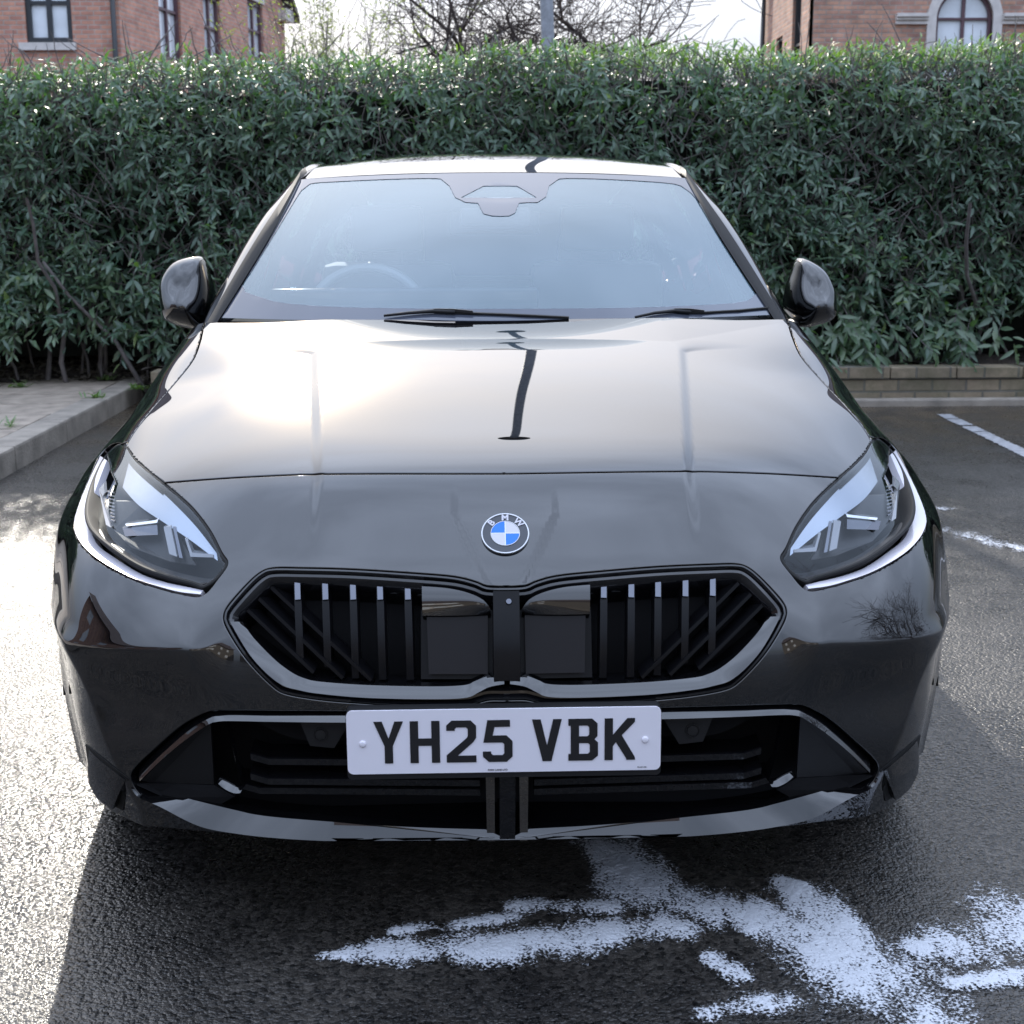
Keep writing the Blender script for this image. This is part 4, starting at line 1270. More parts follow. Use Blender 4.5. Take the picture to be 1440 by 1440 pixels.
def strip(name, A, B, oa, ob, mat, parent, n=60, thick=0.006, mid=0.0, sides=(1, -1), smooth=True, push=(0, 0, 0), join=False):
    """strip between two photo lines laid on the surface, raised or sunk by oa / ob, with thickness; mirrored"""
    a, b = fit(A, n, smooth=smooth), fit(B, n, smooth=smooth)
    Pa, na = surf_px(a); Pb, nb = surf_px(b)
    oa_ = np.interp(np.linspace(0, 1, n), np.linspace(0, 1, len(oa)), oa) if hasattr(oa, '__len__') else np.full(n, oa)
    ob_ = np.interp(np.linspace(0, 1, n), np.linspace(0, 1, len(ob)), ob) if hasattr(ob, '__len__') else np.full(n, ob)
    pa = Pa + na * oa_[:, None] + np.array(push); pb = Pb + nb * ob_[:, None] + np.array(push); nn = (na + nb) / 2
    K = 4; rows = []
    for k in range(K + 1):
        t = k / K; rows.append(pa * (1 - t) + pb * t + nn * (mid * math.sin(math.pi * t)))
    for k in range(K, -1, -1):
        t = k / K; rows.append(pa * (1 - t) + pb * t + nn * (mid * math.sin(math.pi * t) - thick))
    M = len(rows); V = np.stack(rows, 1).reshape(-1, 3); F = []
    for i in range(n - 1):
        for k in range(M): F.append((i * M + k, i * M + (k + 1) % M, (i + 1) * M + (k + 1) % M, (i + 1) * M + k))
    F.append(tuple(range(M))); F.append(tuple((n - 1) * M + k for k in range(M)))
    out = []
    if join:
        mb = MB().add(V, F).add(mirror_V(V), F); return [mb.obj(name, mat, parent, 'auto')]
    for i, s in enumerate(sides):
        mb = MB().add(V if s > 0 else mirror_V(V), F)
        out.append(mb.obj(name, mat, parent[i] if isinstance(parent, (list, tuple)) else parent, 'auto'))
    return out


def sweep(name, pl, prof, mat, parent, closed=True, step=5, inward=None, sides=(1, -1), full=False, smooth=True, seg='auto'):
    """profile (inwards, outwards-from-surface) swept along a photo line"""
    uv, P, nn = on_surf(pl, step, closed and not full, smooth)
    if full:      # line runs centre -> round -> centre : add the mirrored half to make a loop
        P[0, 0] = P[-1, 0] = 0
        Pm = P[::-1][1:-1] * np.array([-1, 1, 1]); nm = nn[::-1][1:-1] * np.array([-1, 1, 1])
        P = np.concatenate([P, Pm]); nn = np.concatenate([nn, nm])
    n = len(P); cyc = closed or full
    t = np.array([P[(i + 1) % n] - P[(i - 1) % n] if cyc else P[min(i + 1, n - 1)] - P[max(i - 1, 0)] for i in range(n)])
    t /= np.linalg.norm(t, axis=1, keepdims=True) + 1e-9
    q = np.cross(nn, t); q /= np.linalg.norm(q, axis=1, keepdims=True) + 1e-9
    for _ in range(2):
        if cyc: q = (np.roll(q, 1, 0) + q + np.roll(q, -1, 0)); q /= np.linalg.norm(q, axis=1, keepdims=True)
    c = P.mean(0) if inward is None else np.array(inward)
    if ((c - P) * q).sum(1).mean() < 0: q = -q
    M = len(prof); V = np.stack([P + q * a + nn * b for a, b in prof], 1).reshape(-1, 3); F = []
    for i in range(n if cyc else n - 1):
        j = (i + 1) % n
        for k in range(M - 1): F.append((i * M + k, i * M + k + 1, j * M + k + 1, j * M + k))
    out = []
    for i, s in enumerate((1,) if full else sides):
        mb = MB().add(V if s > 0 else mirror_V(V), F)
        out.append(mb.obj(name, mat, parent[i] if isinstance(parent, (list, tuple)) else parent, 'auto'))
    return out


def bars_between(mb, pts, w_front, w_back, depth, n_up=(0, 0, 1)):
    """tapered bar along points: front narrow, back wide, depth towards +y"""
    P = [np.array(p) for p in pts]; V, F = [], []
    for i, p in enumerate(P):
        t = P[min(i + 1, len(P) - 1)] - P[max(i - 1, 0)]; t /= np.linalg.norm(t); s = np.cross([0, 1, 0], t); s /= np.linalg.norm(s)
        V += [p - s * w_front / 2, p + s * w_front / 2, p + s * w_back / 2 + np.array([0, depth, 0]), p - s * w_back / 2 + np.array([0, depth, 0])]
    for i in range(len(P) - 1):
        for k in range(4): F.append((i * 4 + k, i * 4 + (k + 1) % 4, (i + 1) * 4 + (k + 1) % 4, (i + 1) * 4 + k))
    F += [(0, 1, 2, 3), tuple((len(P) - 1) * 4 + k for k in (3, 2, 1, 0))]
    return mb.add(V, F)


def sp(px, py, off=0.0, dy=0.0):
    """surface point at a photo pixel, pushed by off along the normal and then dy straight back, kept on the same line of sight"""
    P, n = surf_px([(px, py)]); y = P[0, 1] + dy - n[0, 1] * 0 + off * n[0, 1]
    sx_ = -1 if px < 708 else 1
    q = at(px, py, y); return q if sx_ > 0 else q


def holep(name, mask, dist, mat, parent, both='join', scale=1.0):
    """the back of a recess: the cut-out part of the surface moved straight back"""
    tri = TR[mask]; used = np.unique(tri); mp = -np.ones(len(UV), int); mp[used] = np.arange(len(used)); tri = mp[tri]
    P = SP[used].copy(); P[:, 1] += dist
    c = P.mean(0)
    V = P; F = [tuple(t) for t in tri]
    if both == 'join': return MB().add(V, F).add(mirror_V(V), F).obj(name, mat, parent, True)
    return [MB().add(V, F).obj(name, mat, parent[0], True), MB().add(mirror_V(V), F).obj(name, mat, parent[1], True)]


# ------------------------------------------------------------------ kidney grille
E0 = np.array([0, 0, 0.0])
grille = MB().obj('grille', M_GLOSSBLK, car) if False else sweep('grille', PX_GRILLE,
        [(-0.0005, -0.012), (0.000, -0.001), (0.0015, 0.0005), (0.0045, 0.0005), (0.006, -0.002), (0.0075, -0.008), (0.012, -0.009), (0.020, -0.018), (0.024, -0.05), (0.024, -0.075)],
        M_GLOSSBLK, car, full=True)[0]
holep('grille_back', mGR, 0.085, M_MATTE, grille)
G_OUT = [(325, 875), (339, 900), (356, 925), (378, 948), (399, 963), (420, 969), (447, 974), (514, 980), (606, 982), (655, 980), (672, 973), (688, 965), (709, 961)]
G_IN = [(337, 872), (349, 891), (363, 908), (386, 932), (408, 949), (425, 957), (447, 962), (514, 967), (606, 969), (653, 967), (668, 961), (686, 954), (709, 953)]
strip('lower_trim', G_OUT, G_IN, 0.004, -0.013, M_PAINT_C, grille, n=110, thick=0.02, mid=0.001, join=True)
for s in (1, -1):
    for k, bx in enumerate((418, 457, 496, 534, 573)):
        bot = (926, 938, 954, 956, 956)[k]
        pts_, tip = [], []
        for j in range(9):
            r_ = 819 + (bot - 819) * j / 8; p = sp(bx + (4 * j / 8), r_, 0, 0.022 + 0.010 * (j / 8)); pts_.append(p * np.array([-s * np.sign(p[0]) * 1.0, 1, 1]))
        bo = bars_between(MB(), pts_, 0.012, 0.016, 0.03).obj('grille_bar', M_BARBLK, grille, 'auto')
        for j in range(3):
            r_ = 818 + 25 * j / 2; p = sp(bx + 0.4 * j, r_, 0, 0.0185 + 0.0006 * j); tip.append(p * np.array([-s * np.sign(p[0]), 1, 1]))
        bars_between(MB(), tip, 0.0095, 0.012, 0.006).obj('bar_tip', M_SMOKE, bo, 'auto')
    for (a, b) in (((381, 826), (522, 957)), ((364, 842), (482, 954)), ((348, 858), (441, 946))):
        pts_ = []
        for j in range(9):
            t = j / 8; p = sp(a[0] + (b[0] - a[0]) * t, a[1] + (b[1] - a[1]) * t, 0, 0.024 + 0.006 * math.sin(3.14 * t)); pts_.append(p * np.array([-s * np.sign(p[0]), 1, 1]))
        bars_between(MB(), pts_, 0.006, 0.014, 0.035).obj('grille_bar', M_BARBLK, grille, 'auto')
    # gloss cowl and flat square cover beside the centre
    def poly_plate(name, px, dy, mat, th=0.012, par=grille):
        A = [sp(x_, y_, 0, dy) for x_, y_ in px]; A = [p * np.array([-s * np.sign(p[0]), 1, 1]) for p in A]
        n = len(A); B = [p + np.array([0, th, 0]) for p in A]
        return MB().add(A + B, [tuple(range(n)), tuple(range(2 * n - 1, n - 1, -1))] + [(i, (i + 1) % n, n + (i + 1) % n, n + i) for i in range(n)]).obj(name, mat, par)
    top_ = fit([(593, 823), (630, 826), (660, 833), (680, 843), (690, 856)], 14); low = fit([(690, 858), (640, 860), (593, 860)], 8)
    cw = strip('sensor_cowl', [tuple(p) for p in top_], [tuple(p) for p in fit([(593, 861), (640, 861), (690, 859)], 14)], -0.004, -0.020, M_PAINT_C, grille, n=20, thick=0.02, mid=0.004, sides=(s,))
    poly_plate('radar_cover', [(600, 864), (686, 864), (686, 948), (603, 948)], 0.026, M_COVER)
    poly_plate('cover_surround', [(592, 858), (693, 858), (693, 955), (592, 955)], 0.040, M_BARBLK)
bars_between(MB(), [surf_px([(708.5, r_)])[0][0] * np.array([0, 1, 1]) + np.array([0, 0.002, 0]) for r_ in (829, 860, 890, 920, 958)], 0.044, 0.046, 0.03).obj('centre_pillar', M_BARBLK, grille, 'auto')
cp_, cn_ = surf_px([(708.5, 846)])
MB().lathe([(0.0, 0.0), (0.0045, 0.0), (0.006, -0.002), (0.006, -0.008)], cp_[0] + cn_[0] * 0.002, cn_[0], n=20).obj('camera_lens', M_SMOKE, grille, 'auto')
# radiator bands deep in the grille
for r_ in (905, 925, 945):
    A = [at(x_, r_, 0.11) for x_ in range(420, 600, 20)]
    for s in (1, -1):
        bars_between(MB(), [p * np.array([-s * np.sign(p[0]), 1, 1]) for p in A], 0.016, 0.016, 0.004).obj('radiator_slat', M_SATIN, grille)

# ------------------------------------------------------------------ headlights
HL = []
for s in (1, -1):
    c = surf_px([(215, 725)])[0][0] * np.array([s, 1, 1]); HL.append(None)
hous = []
for i, s in enumerate((1, -1)):
    tri = TR[mHL]; used = np.unique(tri); mp = -np.ones(len(UV), int); mp[used] = np.arange(len(used))
    P = SP[used].copy() - SN[used] * 0.045; P[:, 1] += 0.02
    V = P if s > 0 else mirror_V(P)
    hous.append(MB().add(V, [tuple(mp[t]) for t in tri]).obj('headlight', M_MATTE, car, True))
RIDGE = surf_px([(165, 680), (192, 702), (230, 727), (267, 752), (304, 779)])[0][:, [0, 2]]
def lens_mesh(side, par):
    """clear cover with a fold: the part below the fold stands steeper than the part above"""
    used = np.unique(LTR); mp = -np.ones(len(LUV), int); mp[used] = np.arange(len(used)); tri = LTR
    P = LP[used].copy(); N = LN3[used]; q = P[:, [0, 2]]; best = np.full(len(P), 9.0); sg = np.zeros(len(P))
    for a, b in zip(RIDGE[:-1], RIDGE[1:]):
        d = b - a; t = np.clip(((q - a) @ d) / (d @ d), -0.6 if a is RIDGE[0] else 0, 1.6); r = q - a - t[:, None] * d; L = np.linalg.norm(r, axis=1)
        n2 = np.array([d[1], -d[0]]); n2 = n2 if n2[1] < 0 else -n2; m = L < best; best[m] = L[m]; sg[m] = np.sign(r @ n2)[m]
    dd = best * sg
    P += N * (-0.002 - 0.36 * softplus(dd, 0.0022))[:, None]
    V = P * np.array([side, 1, 1]); F = [tuple(mp[t]) for t in tri]
    o = MB().add(V, F).obj('lens', M_LENS, par, True); return o
lens = [lens_mesh(s, hous[i]) for i, s in enumerate((1, -1))]
sweep('seal', PX_HL, [(-0.003, -0.02), (-0.0025, -0.004), (-0.001, -0.002), (0.002, -0.0015), (0.005, -0.003), (0.0065, -0.006), (0.007, -0.05)], M_RUB, hous, closed=True)
strip('sky_sheen_band', [(174, 642), (200, 664), (233, 694), (270, 732), (300, 770)], [(164, 676), (188, 702), (226, 727), (264, 752), (301, 780)], -0.016, -0.018, M_ADDED_CHROME, hous, n=40, thick=0.004)  # added chrome band, stands in for sky reflected by the lens
# black lower bezel inside the lens
strip('bezel', [(122, 740), (135, 755), (158, 773), (192, 795), (232, 808), (270, 819), (300, 812)],
      [(126, 730), (142, 742), (165, 757), (200, 777), (238, 790), (276, 799), (306, 800)], -0.010, -0.030, M_SATIN, hous, n=50, thick=0.004)
strip('bumper_ledge', PX_LEDGE_OUT, PX_LEDGE_IN, [0.000, 0.001, 0.002, 0.002, 0.001], [-0.006, -0.016, -0.018, -0.014, -0.006], M_LEDGE_SHEEN, hous, n=90, thick=0.014, mid=0.0008)
# inner light units
def unit(px, dy, mat, name, th=0.02):
    for i, s in enumerate((1, -1)):
        A = [sp(x_, y_, 0, dy) for x_, y_ in px]; A = [p * np.array([-1 * np.sign(p[0]) * s * -1, 1, 1]) if False else p * np.array([s * np.sign(p[0]), 1, 1]) for p in A]
        n = len(A); B = [p + np.array([0, th, 0]) for p in A]
        MB().add(A + B, [tuple(range(n)), tuple(range(2 * n - 1, n - 1, -1))] + [(q, (q + 1) % n, n + (q + 1) % n, n + q) for q in range(n)]).obj(name, mat, hous[i])
unit([(230, 741), (240, 740), (249, 783), (238, 779)], 0.022, M_GUIDE, 'light_guide')
unit([(243, 741), (247, 741), (257, 785), (252, 784)], 0.026, M_SMOKE, 'light_guide')
unit([(139, 688), (146, 679), (147, 694), (144, 698), (156, 742), (149, 738)], 0.030, M_GUIDE, 'light_guide')
unit([(176, 737), (222, 731), (221, 735), (178, 740)], 0.022, M_CHROME, 'reflector')
unit([(172, 742), (221, 738), (222, 752), (176, 754)], 0.026, M_SMOKE, 'projector')
unit([(260, 757), (263, 757), (270, 777), (300, 780), (300, 784), (268, 783)], 0.022, M_GUIDE, 'light_guide')
unit([(160, 705), (205, 705), (250, 752), (276, 795), (240, 790), (185, 770), (160, 745)], 0.045, M_SATIN, 'inner_housing', 0.01)
for k in range(9):
    unit([(151 + k * 0.6, 690 + k * 5), (161, 692 + k * 5), (161, 694 + k * 5), (151 + k * 0.6, 692 + k * 5)], 0.034, M_SMOKE, 'lens_rib', 0.006)

# ------------------------------------------------------------------ lower air intake
intake = sweep('air_intake', PX_INTAKE, [(-0.001, -0.014), (0.001, -0.002), (0.003, -0.003), (0.004, -0.02), (0.004, -0.10)], M_GLOSSBLK, car, full=True)[0]
holep('intake_back', mIN, 0.13, M_MATTE, intake)
strip('upper_trim', [(505, 1002), (460, 1002), (380, 1002), (325, 1001), (306, 1002), (289, 1005), (256, 1024), (217, 1058), (190, 1086)],
      [(505, 1014), (460, 1014), (380, 1013), (325, 1012), (308, 1013), (295, 1017), (264, 1038), (229, 1067), (199, 1096)], -0.012, 0.006, M_PAINT_C, intake, n=80, thick=0.014, mid=0.001)
strip('splitter', [(186, 1106), (196, 1119), (227, 1133), (282, 1160), (338, 1171), (393, 1177), (460, 1181), (580, 1185), (683, 1185)],
      [(196, 1113), (206, 1120), (232, 1127), (270, 1137), (324, 1150), (366, 1158), (460, 1164), (580, 1170), (683, 1172)], [0.004, 0.004, 0.003, 0.002], [-0.022, -0.022, -0.014, -0.010], M_PAINT_C, intake, n=90, thick=0.018, mid=0.0)
def ipoly(name, px, off, mat, th=0.008, par=None, push=0.0):
    out = []
    for s in (1, -1):
        A = []
        for q in px:
            x_, y_ = q[:2]; dy = q[2] if len(q) > 2 else off
            p = sp(x_, y_, 0, dy); A.append(p * np.array([s * np.sign(p[0]), 1, 1]))
        n = len(A); B = [p + np.array([0, th, 0]) for p in A]
        out.append(MB().add(A + B, [tuple(range(n)), tuple(range(2 * n - 1, n - 1, -1))] + [(i, (i + 1) % n, n + (i + 1) % n, n + i) for i in range(n)]).obj(name, mat, par or intake))
    return out
ipoly('side_panel', [(199, 1098, .012), (232, 1064, .012), (262, 1038, .012), (296, 1017, .015), (301, 1103, .05), (215, 1101, .03)], .02, M_SATIN)
ipoly('side_shelf', [(192, 1104, .004), (215, 1101, .03), (301, 1104, .05), (330, 1120, .04), (300, 1137, .035), (232, 1122, .02)], .02, M_MATTE)
strip('duct_fin', [(302, 1016), (304, 1040), (309, 1070), (318, 1098), (330, 1113)], [(311, 1014), (318, 1040), (324, 1070), (331, 1098), (337, 1116)], -0.05, -0.018, M_GLOSSBLK, intake, n=24, thick=0.012, mid=0.004)
strip('duct_lip', [(301, 1106), (312, 1115), (325, 1121), (334, 1121)], [(302, 1103), (314, 1110), (326, 1116), (337, 1115)], -0.012, -0.024, M_PAINT_C, intake, n=20, thick=0.004)
for (r_, xa, dy) in ((1067, 352, 0.045), (1095, 352, 0.04), (1108, 340, 0.05)):
    for s in (1, -1):
        A = [sp(xa, r_ - 7, 0, dy - 0.012), sp(xa + 25, r_, 0, dy)] + [sp(x_, r_ + (x_ - 380) * 0.008, 0, dy) for x_ in range(400, 700, 25)]
        A = [p * np.array([s * np.sign(p[0]), 1, 1]) for p in A]
        mb = MB(); V, F = [], []
        for p in A:
            V += [p + np.array([0, 0, 0]), p + np.array([0, 0.0025, 0.0022]), p + np.array([0, 0.05, 0.008]), p + np.array([0, 0.05, -0.012]), p + np.array([0, 0.002, -0.012])]
        for i in range(len(A) - 1):
            for k in range(5): F.append((i * 5 + k, i * 5 + (k + 1) % 5, (i + 1) * 5 + (k + 1) % 5, (i + 1) * 5 + k))
        mb.add(V, F); mb.obj('intake_slat', M_GLOSSBLK, intake)
# parking sensors in their trapezoid plates
sens = ipoly('sensor_plate', [(421, 1013), (492, 1013), (492, 1016), (470, 1052), (436, 1049)], 0.012, M_SATIN, 0.03)
for i, s in enumerate((1, -1)):
    p = sp(451, 1033, 0, 0.010); p = p * np.array([s * np.sign(p[0]), 1, 1])
    MB().lathe([(0.0, 0.0015), (0.0085, 0.001), (0.0092, -0.001), (0.0105, -0.001), (0.0112, 0.0012), (0.0118, 0.0012), (0.0122, -0.004)], p, (0, -1, 0), n=28).obj('parking_sensor', M_SATIN, sens[i], 'auto')
# centre pylon under the plate
ipoly('pylon_cheek', [(683, 1090, .052), (695.5, 1090, .052), (696, 1183, .001), (685, 1183, .001)], 0.02, M_PAINT_C, 0.02)
bars_between(MB(), [surf_px([(708.5, r_)])[0][0] * np.array([0, 1, 1]) + np.array([0, -0.002, 0]) for r_ in (1088, 1120, 1150, 1184)], 0.027, 0.027, 0.05).obj('pylon', M_GLOSSBLK, intake, 'auto')
strip('intake_bar', [(312, 1010), (400, 1014), (500, 1015), (709, 1015)], [(312, 1016), (400, 1060), (500, 1062), (709, 1062)], -0.06, -0.06, M_MATTE, intake, n=30, thick=0.02, join=True)

# corner fins and air curtains at the bumper ends
strip('fin_surround', [(121, 1046), (140, 1062), (160, 1078), (182, 1095)], [(128, 1096), (143, 1122), (158, 1131), (174, 1139)], 0.0015, 0.002, M_RUB, car, n=20, thick=0.01)
strip('corner_fin', [(127, 1054), (140, 1067), (160, 1083), (177, 1096)], [(135, 1096), (146, 1116), (158, 1126), (168, 1132)], 0.002, 0.015, M_PAINT_C, car, n=20, thick=0.02, mid=0.002)
# black strips behind the shut gaps, standing in for their shade
def gap_shade(pl, side=(1, -1)):
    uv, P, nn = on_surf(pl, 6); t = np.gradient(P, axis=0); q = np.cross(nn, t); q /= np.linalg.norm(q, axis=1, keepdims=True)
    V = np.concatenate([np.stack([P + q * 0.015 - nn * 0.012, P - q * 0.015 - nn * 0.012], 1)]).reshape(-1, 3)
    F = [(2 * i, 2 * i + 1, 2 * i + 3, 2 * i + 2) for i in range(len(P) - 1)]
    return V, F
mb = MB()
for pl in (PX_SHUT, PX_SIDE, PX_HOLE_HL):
    V, F = gap_shade(pl); mb.add(V, F); mb.add(mirror_V(V), F)
mb.obj('bonnet_gap_shade', M_VOID, car)

# ------------------------------------------------------------------ badge
bp_, bn_ = surf_px([(708.5, 752)]); bc, bn_ = bp_[0], bn_[0]; bc[0] = 0; bn_[0] = 0; bn_ /= np.linalg.norm(bn_)
ex = np.array([1.0, 0, 0]); ey = np.cross(bn_, ex); RB = 0.0415
badge = MB().lathe([(0, 0.0018), (RB, 0.0018), (RB, -0.004)], bc + bn_ * 0.002, bn_, n=72).obj('badge', M_BGREY, car, 'auto')
bo = bc + bn_ * 0.0042
MB().lathe([(RB * 0.935, 0), (RB * 0.945, 0.0014), (RB * 0.99, 0.0014), (RB, 0), (RB, -0.003)], bo, bn_, n=72).obj('rim', M_SILVER, badge, 'auto')
MB().lathe([(RB * 0.575, 0), (RB * 0.585, 0.0012), (RB * 0.605, 0.0012), (RB * 0.615, 0)], bo, bn_, n=64).obj('rim', M_SILVER, badge, 'auto')
for q in range(4):
    P = [(0.0007 * (1 if q in (0, 3) else -1), 0.0007 * (1 if q < 2 else -1))]
    a0 = q * 90 + 0.8
    P = [(0, 0)] + [(RB * 0.578 * math.cos(R(q * 90 + 1.5 + 87 * k / 16)), RB * 0.578 * math.sin(R(q * 90 + 1.5 + 87 * k / 16))) for k in range(17)]
    mx_ = 0.0009 * (1 if q in (0, 3) else -1); my_ = 0.0009 * (1 if q < 2 else -1)
    P[0] = (mx_, my_)
    MB().prism(P, (bo, ex, ey, bn_), 0.0008).obj('quadrant', M_BLUE if q in (1, 3) else M_BWHITE, badge)
cr = MB(); cr.prism([(-0.0008, -RB * .58), (0.0008, -RB * .58), (0.0008, RB * .58), (-0.0008, RB * .58)], (bo, ex, ey, bn_), 0.001)
cr.prism([(-RB * .58, -0.0008), (-0.00081, -0.0008), (-0.00081, 0.0008), (-RB * .58, 0.0008)], (bo, ex, ey, bn_), 0.001)
cr.prism([(0.00081, -0.0008), (RB * .58, -0.0008), (RB * .58, 0.0008), (0.00081, 0.0008)], (bo, ex, ey, bn_), 0.001)
cr.obj('cross', M_SILVER, badge)
for ch, a in (('B', 47), ('M', 0), ('W', -47)):
    V, F = text_mesh(ch, 0.0165, 0.0005, 0.0004); _a = np.array(V); _m = (_a.max(0) + _a.min(0)) / 2; V = [tuple(np.array(v) - [_m[0], _m[1], 0]) for v in V]; ca, sa = math.cos(R(a)), math.sin(R(a)); rr = RB * 0.78
    V2 = []
    for v in V:
        x_, y_ = v[0] * 1.02, v[1] * 1.0 + 0.0
        X, Y = x_ * ca - (y_ + rr) * sa, x_ * sa + (y_ + rr) * ca
        V2.append(bo + ex * X + ey * Y + bn_ * (0.0006 + v[2]))
    MB().add(V2, F).obj('letter', M_BWHITE, badge)

# ------------------------------------------------------------------ number plate
pc = at(709, 1041.5, -0.045)
PWd, PH = 0.520, 0.111
PT = R(-0.25)
pex = np.array([math.cos(PT), 0, math.sin(-PT)]); pez = np.array([-math.sin(-PT), 0, math.cos(PT)]); pey = np.array([0, -1.0, 0])
def rrect(w, h, r, n=6):
    P = []
    for (sx_, sy_, a0) in ((1, 1, 0), (-1, 1, 90), (-1, -1, 180), (1, -1, 270)):
        for k in range(n + 1):
            a = R(a0 + 90 * k / n); P.append((sx_ * (w / 2 - r) + r * math.cos(a), sy_ * (h / 2 - r) + r * math.sin(a)))
    return P
plate = MB().prism(rrect(PWd, PH, 0.010), (pc + np.array([0, 0.003, 0]), pex, pez, pey), 0.003).obj('number_plate', M_WHITE, car)
holder = MB().prism(rrect(PWd + 0.002, PH + 0.010, 0.008), (pc + np.array([0, 0.03, -0.0055]), pex, pez, pey), 0.0265).obj('plate_holder', M_SATIN, car)
# characters: 50 x 79 mm with 14 mm strokes, drawn as outlines
S = 14.0
def poly_char(c):
    W, H = 50.0, 79.0
    if c == 'Y': return [[(0, H), (14.5, H), (25, 47), (35.5, H), (50, H), (32, 33), (32, 0), (18, 0), (18, 33)]]
    if c == 'H': return [[(0, 0), (S, 0), (S, 32.5), (36, 32.5), (36, 0), (50, 0), (50, H), (36, H), (36, 46.5), (S, 46.5), (S, H), (0, H)]]
    if c == '2': return [[(0, 0), (50, 0), (50, S - 1), (19, S - 1), (45, 38), (50, 46), (50, 69), (41, H), (9, H), (0, 70), (0, 60), (S, 60), (S, 63), (17, 66), (33, 66), (36, 63), (36, 50), (34, 46), (0, 14)]]
    if c == '5': return [[(0, 20), (0, 10), (10, 0), (40, 0), (50, 10), (50, 39), (40, 50), (17, 50), (20, 66), (46, 66), (46, H), (8, H), (1, 36.5), (33, 36.5), (36, 33.5), (36, 16), (33, 13), (17, 13), (S, 16), (S, 20)]]
    if c == 'V': return [[(0, H), (14.5, H), (25, 30), (35.5, H), (50, H), (32.5, 0), (17.5, 0)]]
    if c == 'B': return [[(0, 0), (40, 0), (50, 9), (50, 34), (44, 40), (49, 46), (49, 70), (40, H), (0, H), (0, 66), (4, 66), (4, 13), (0, 13)],
                         [(18, 13), (33, 13), (36, 16), (36, 30), (33, 33), (18, 33)], [(18, 46), (32, 46), (35, 49), (35, 63), (32, 66), (18, 66)]]
    if c == 'K': return [[(0, 0), (S, 0), (S, 26), (19, 34), (36, 4), (37, 0), (52, 0), (51, 6), (29, 47), (51, 72), (51, H), (38, H), (S, 48), (S, H), (0, H)]]
xs_ = []; x0_ = -((50 * 7 + 11 * 5 + 33) / 2) ; cur = x0_
for c in 'YH25 VBK':
    if c == ' ': cur += 22; continue
    polys = poly_char(c)
    V, F = cdt_fill(polys[0], polys[1:])
    o2 = pc + pey * 0.0006
    sc_ = 0.001 * 0.9
    def P3(p, h=0.0): return o2 + pex * ((cur + p[0]) * 0.001 * 0.985) + pez * ((p[1] - 39.5) * 0.001 * 0.93 ) + pey * h
    mb = MB().add([P3(v, 0.0006) for v in V], F)
    mb.obj('plate_character', M_PBLK, plate)
    cur += 61
for s in (1, -1):
    MB().lathe([(0, 0.0035), (0.004, 0.003), (0.0058, 0.0012), (0.006, 0)], pc + pex * (0.234 * s) + pez * -0.002, (0, -1, 0), n=20).obj('plate_screw', M_WHITE, plate, 'auto')
def tiny(s_, px, py, size):
    V, F = text_mesh(s_, size, 0.00012); o2 = at(px, py, pc[1]) + pey * 0.0008
    MB().add([o2 + pex * v[0] + pez * v[1] for v in V], F).obj('plate_lettering', M_PBLK, plate)
tiny('PARK LANE LTD', 700, 1082.5, 0.0045); tiny('BS AU 145e', 903, 1078.5, 0.0032)
# ------------------------------------------------------------------ windscreen, pillars, roof
def ws(s, t):
    """windscreen: s across -1..1, t from the scuttle up"""
    s = np.asarray(s, float); t = np.asarray(t, float); a = np.abs(s)
    B = np.stack([0.700 * s, 1.185 + 0.20 * a ** 2.2, 1.012 - 0.004 * a ** 2 + 0 * t], -1)
    Tt = np.stack([0.560 * s, 1.86 + 0.125 * a ** 2.2, 1.376 - 0.014 * a ** 2 + 0 * t], -1)
    P = B * (1 - t)[..., None] + Tt * t[..., None]
    P = P + (np.sin(math.pi * t) * 0.022)[..., None] * np.array([0, -0.45, 0.9])
    P[..., 0] += -s * 0.022 * np.sin(math.pi * t)
    return P


def grid_mesh(name, fn, S, Tn_, mat, parent, off=0.0, thick=0.0, smooth=True, flip=False):
    s, t = np.meshgrid(S, Tn_); P = fn(s, t); m, n = s.shape
    e = 1e-3
    ds = fn(s + e, t) - fn(s - e, t); dt = fn(s, t + e) - fn(s, t - e); N = np.cross(ds, dt); N /= np.linalg.norm(N, axis=-1, keepdims=True) + 1e-12
    P = P + N * off; V = P.reshape(-1, 3)
    F = [(j * n + i, j * n + i + 1, (j + 1) * n + i + 1, (j + 1) * n + i) for j in range(m - 1) for i in range(n - 1)]
    if thick:
        k = len(V); V = np.concatenate([V, (P - N * thick).reshape(-1, 3)])
        F += [tuple(k + q for q in reversed(f)) for f in F]
        b = [(i, i + 1) for i in range(n - 1)] + [((m - 1) * n + i + 1, (m - 1) * n + i) for i in range(n - 1)] + [((j + 1) * n, j * n) for j in range(m - 1)] + [(j * n + n - 1, (j + 1) * n + n - 1) for j in range(m - 1)]
        F += [(a, c, c + k, a + k)[::-1] for a, c in b]
    return mobj(name, V, F, mat, parent, smooth=smooth) if not thick else MB().add(V, F).obj(name, mat, parent, 'auto')


def ws_st(px, py):
    """windscreen parameters under a photo pixel"""
    d = ray(px, py); best = None; s, t = (px - 705) / 330.0, (440 - py) / 190.0
    for _ in range(12):
        P = ws(np.array(s), np.array(t)); e = 1e-3
        Js = (ws(np.array(s + e), np.array(t)) - P) / e; Jt = (ws(np.array(s), np.array(t + e)) - P) / e
        A = np.stack([Js, Jt, -d], 1); x = np.linalg.solve(A, CAM - P + 0.0)
        s += x[0]; t += x[1]
    return s, t


screen = grid_mesh('windscreen', ws, np.linspace(-1, 1, 61), np.linspace(0, 1, 41), M_SCREEN, car)
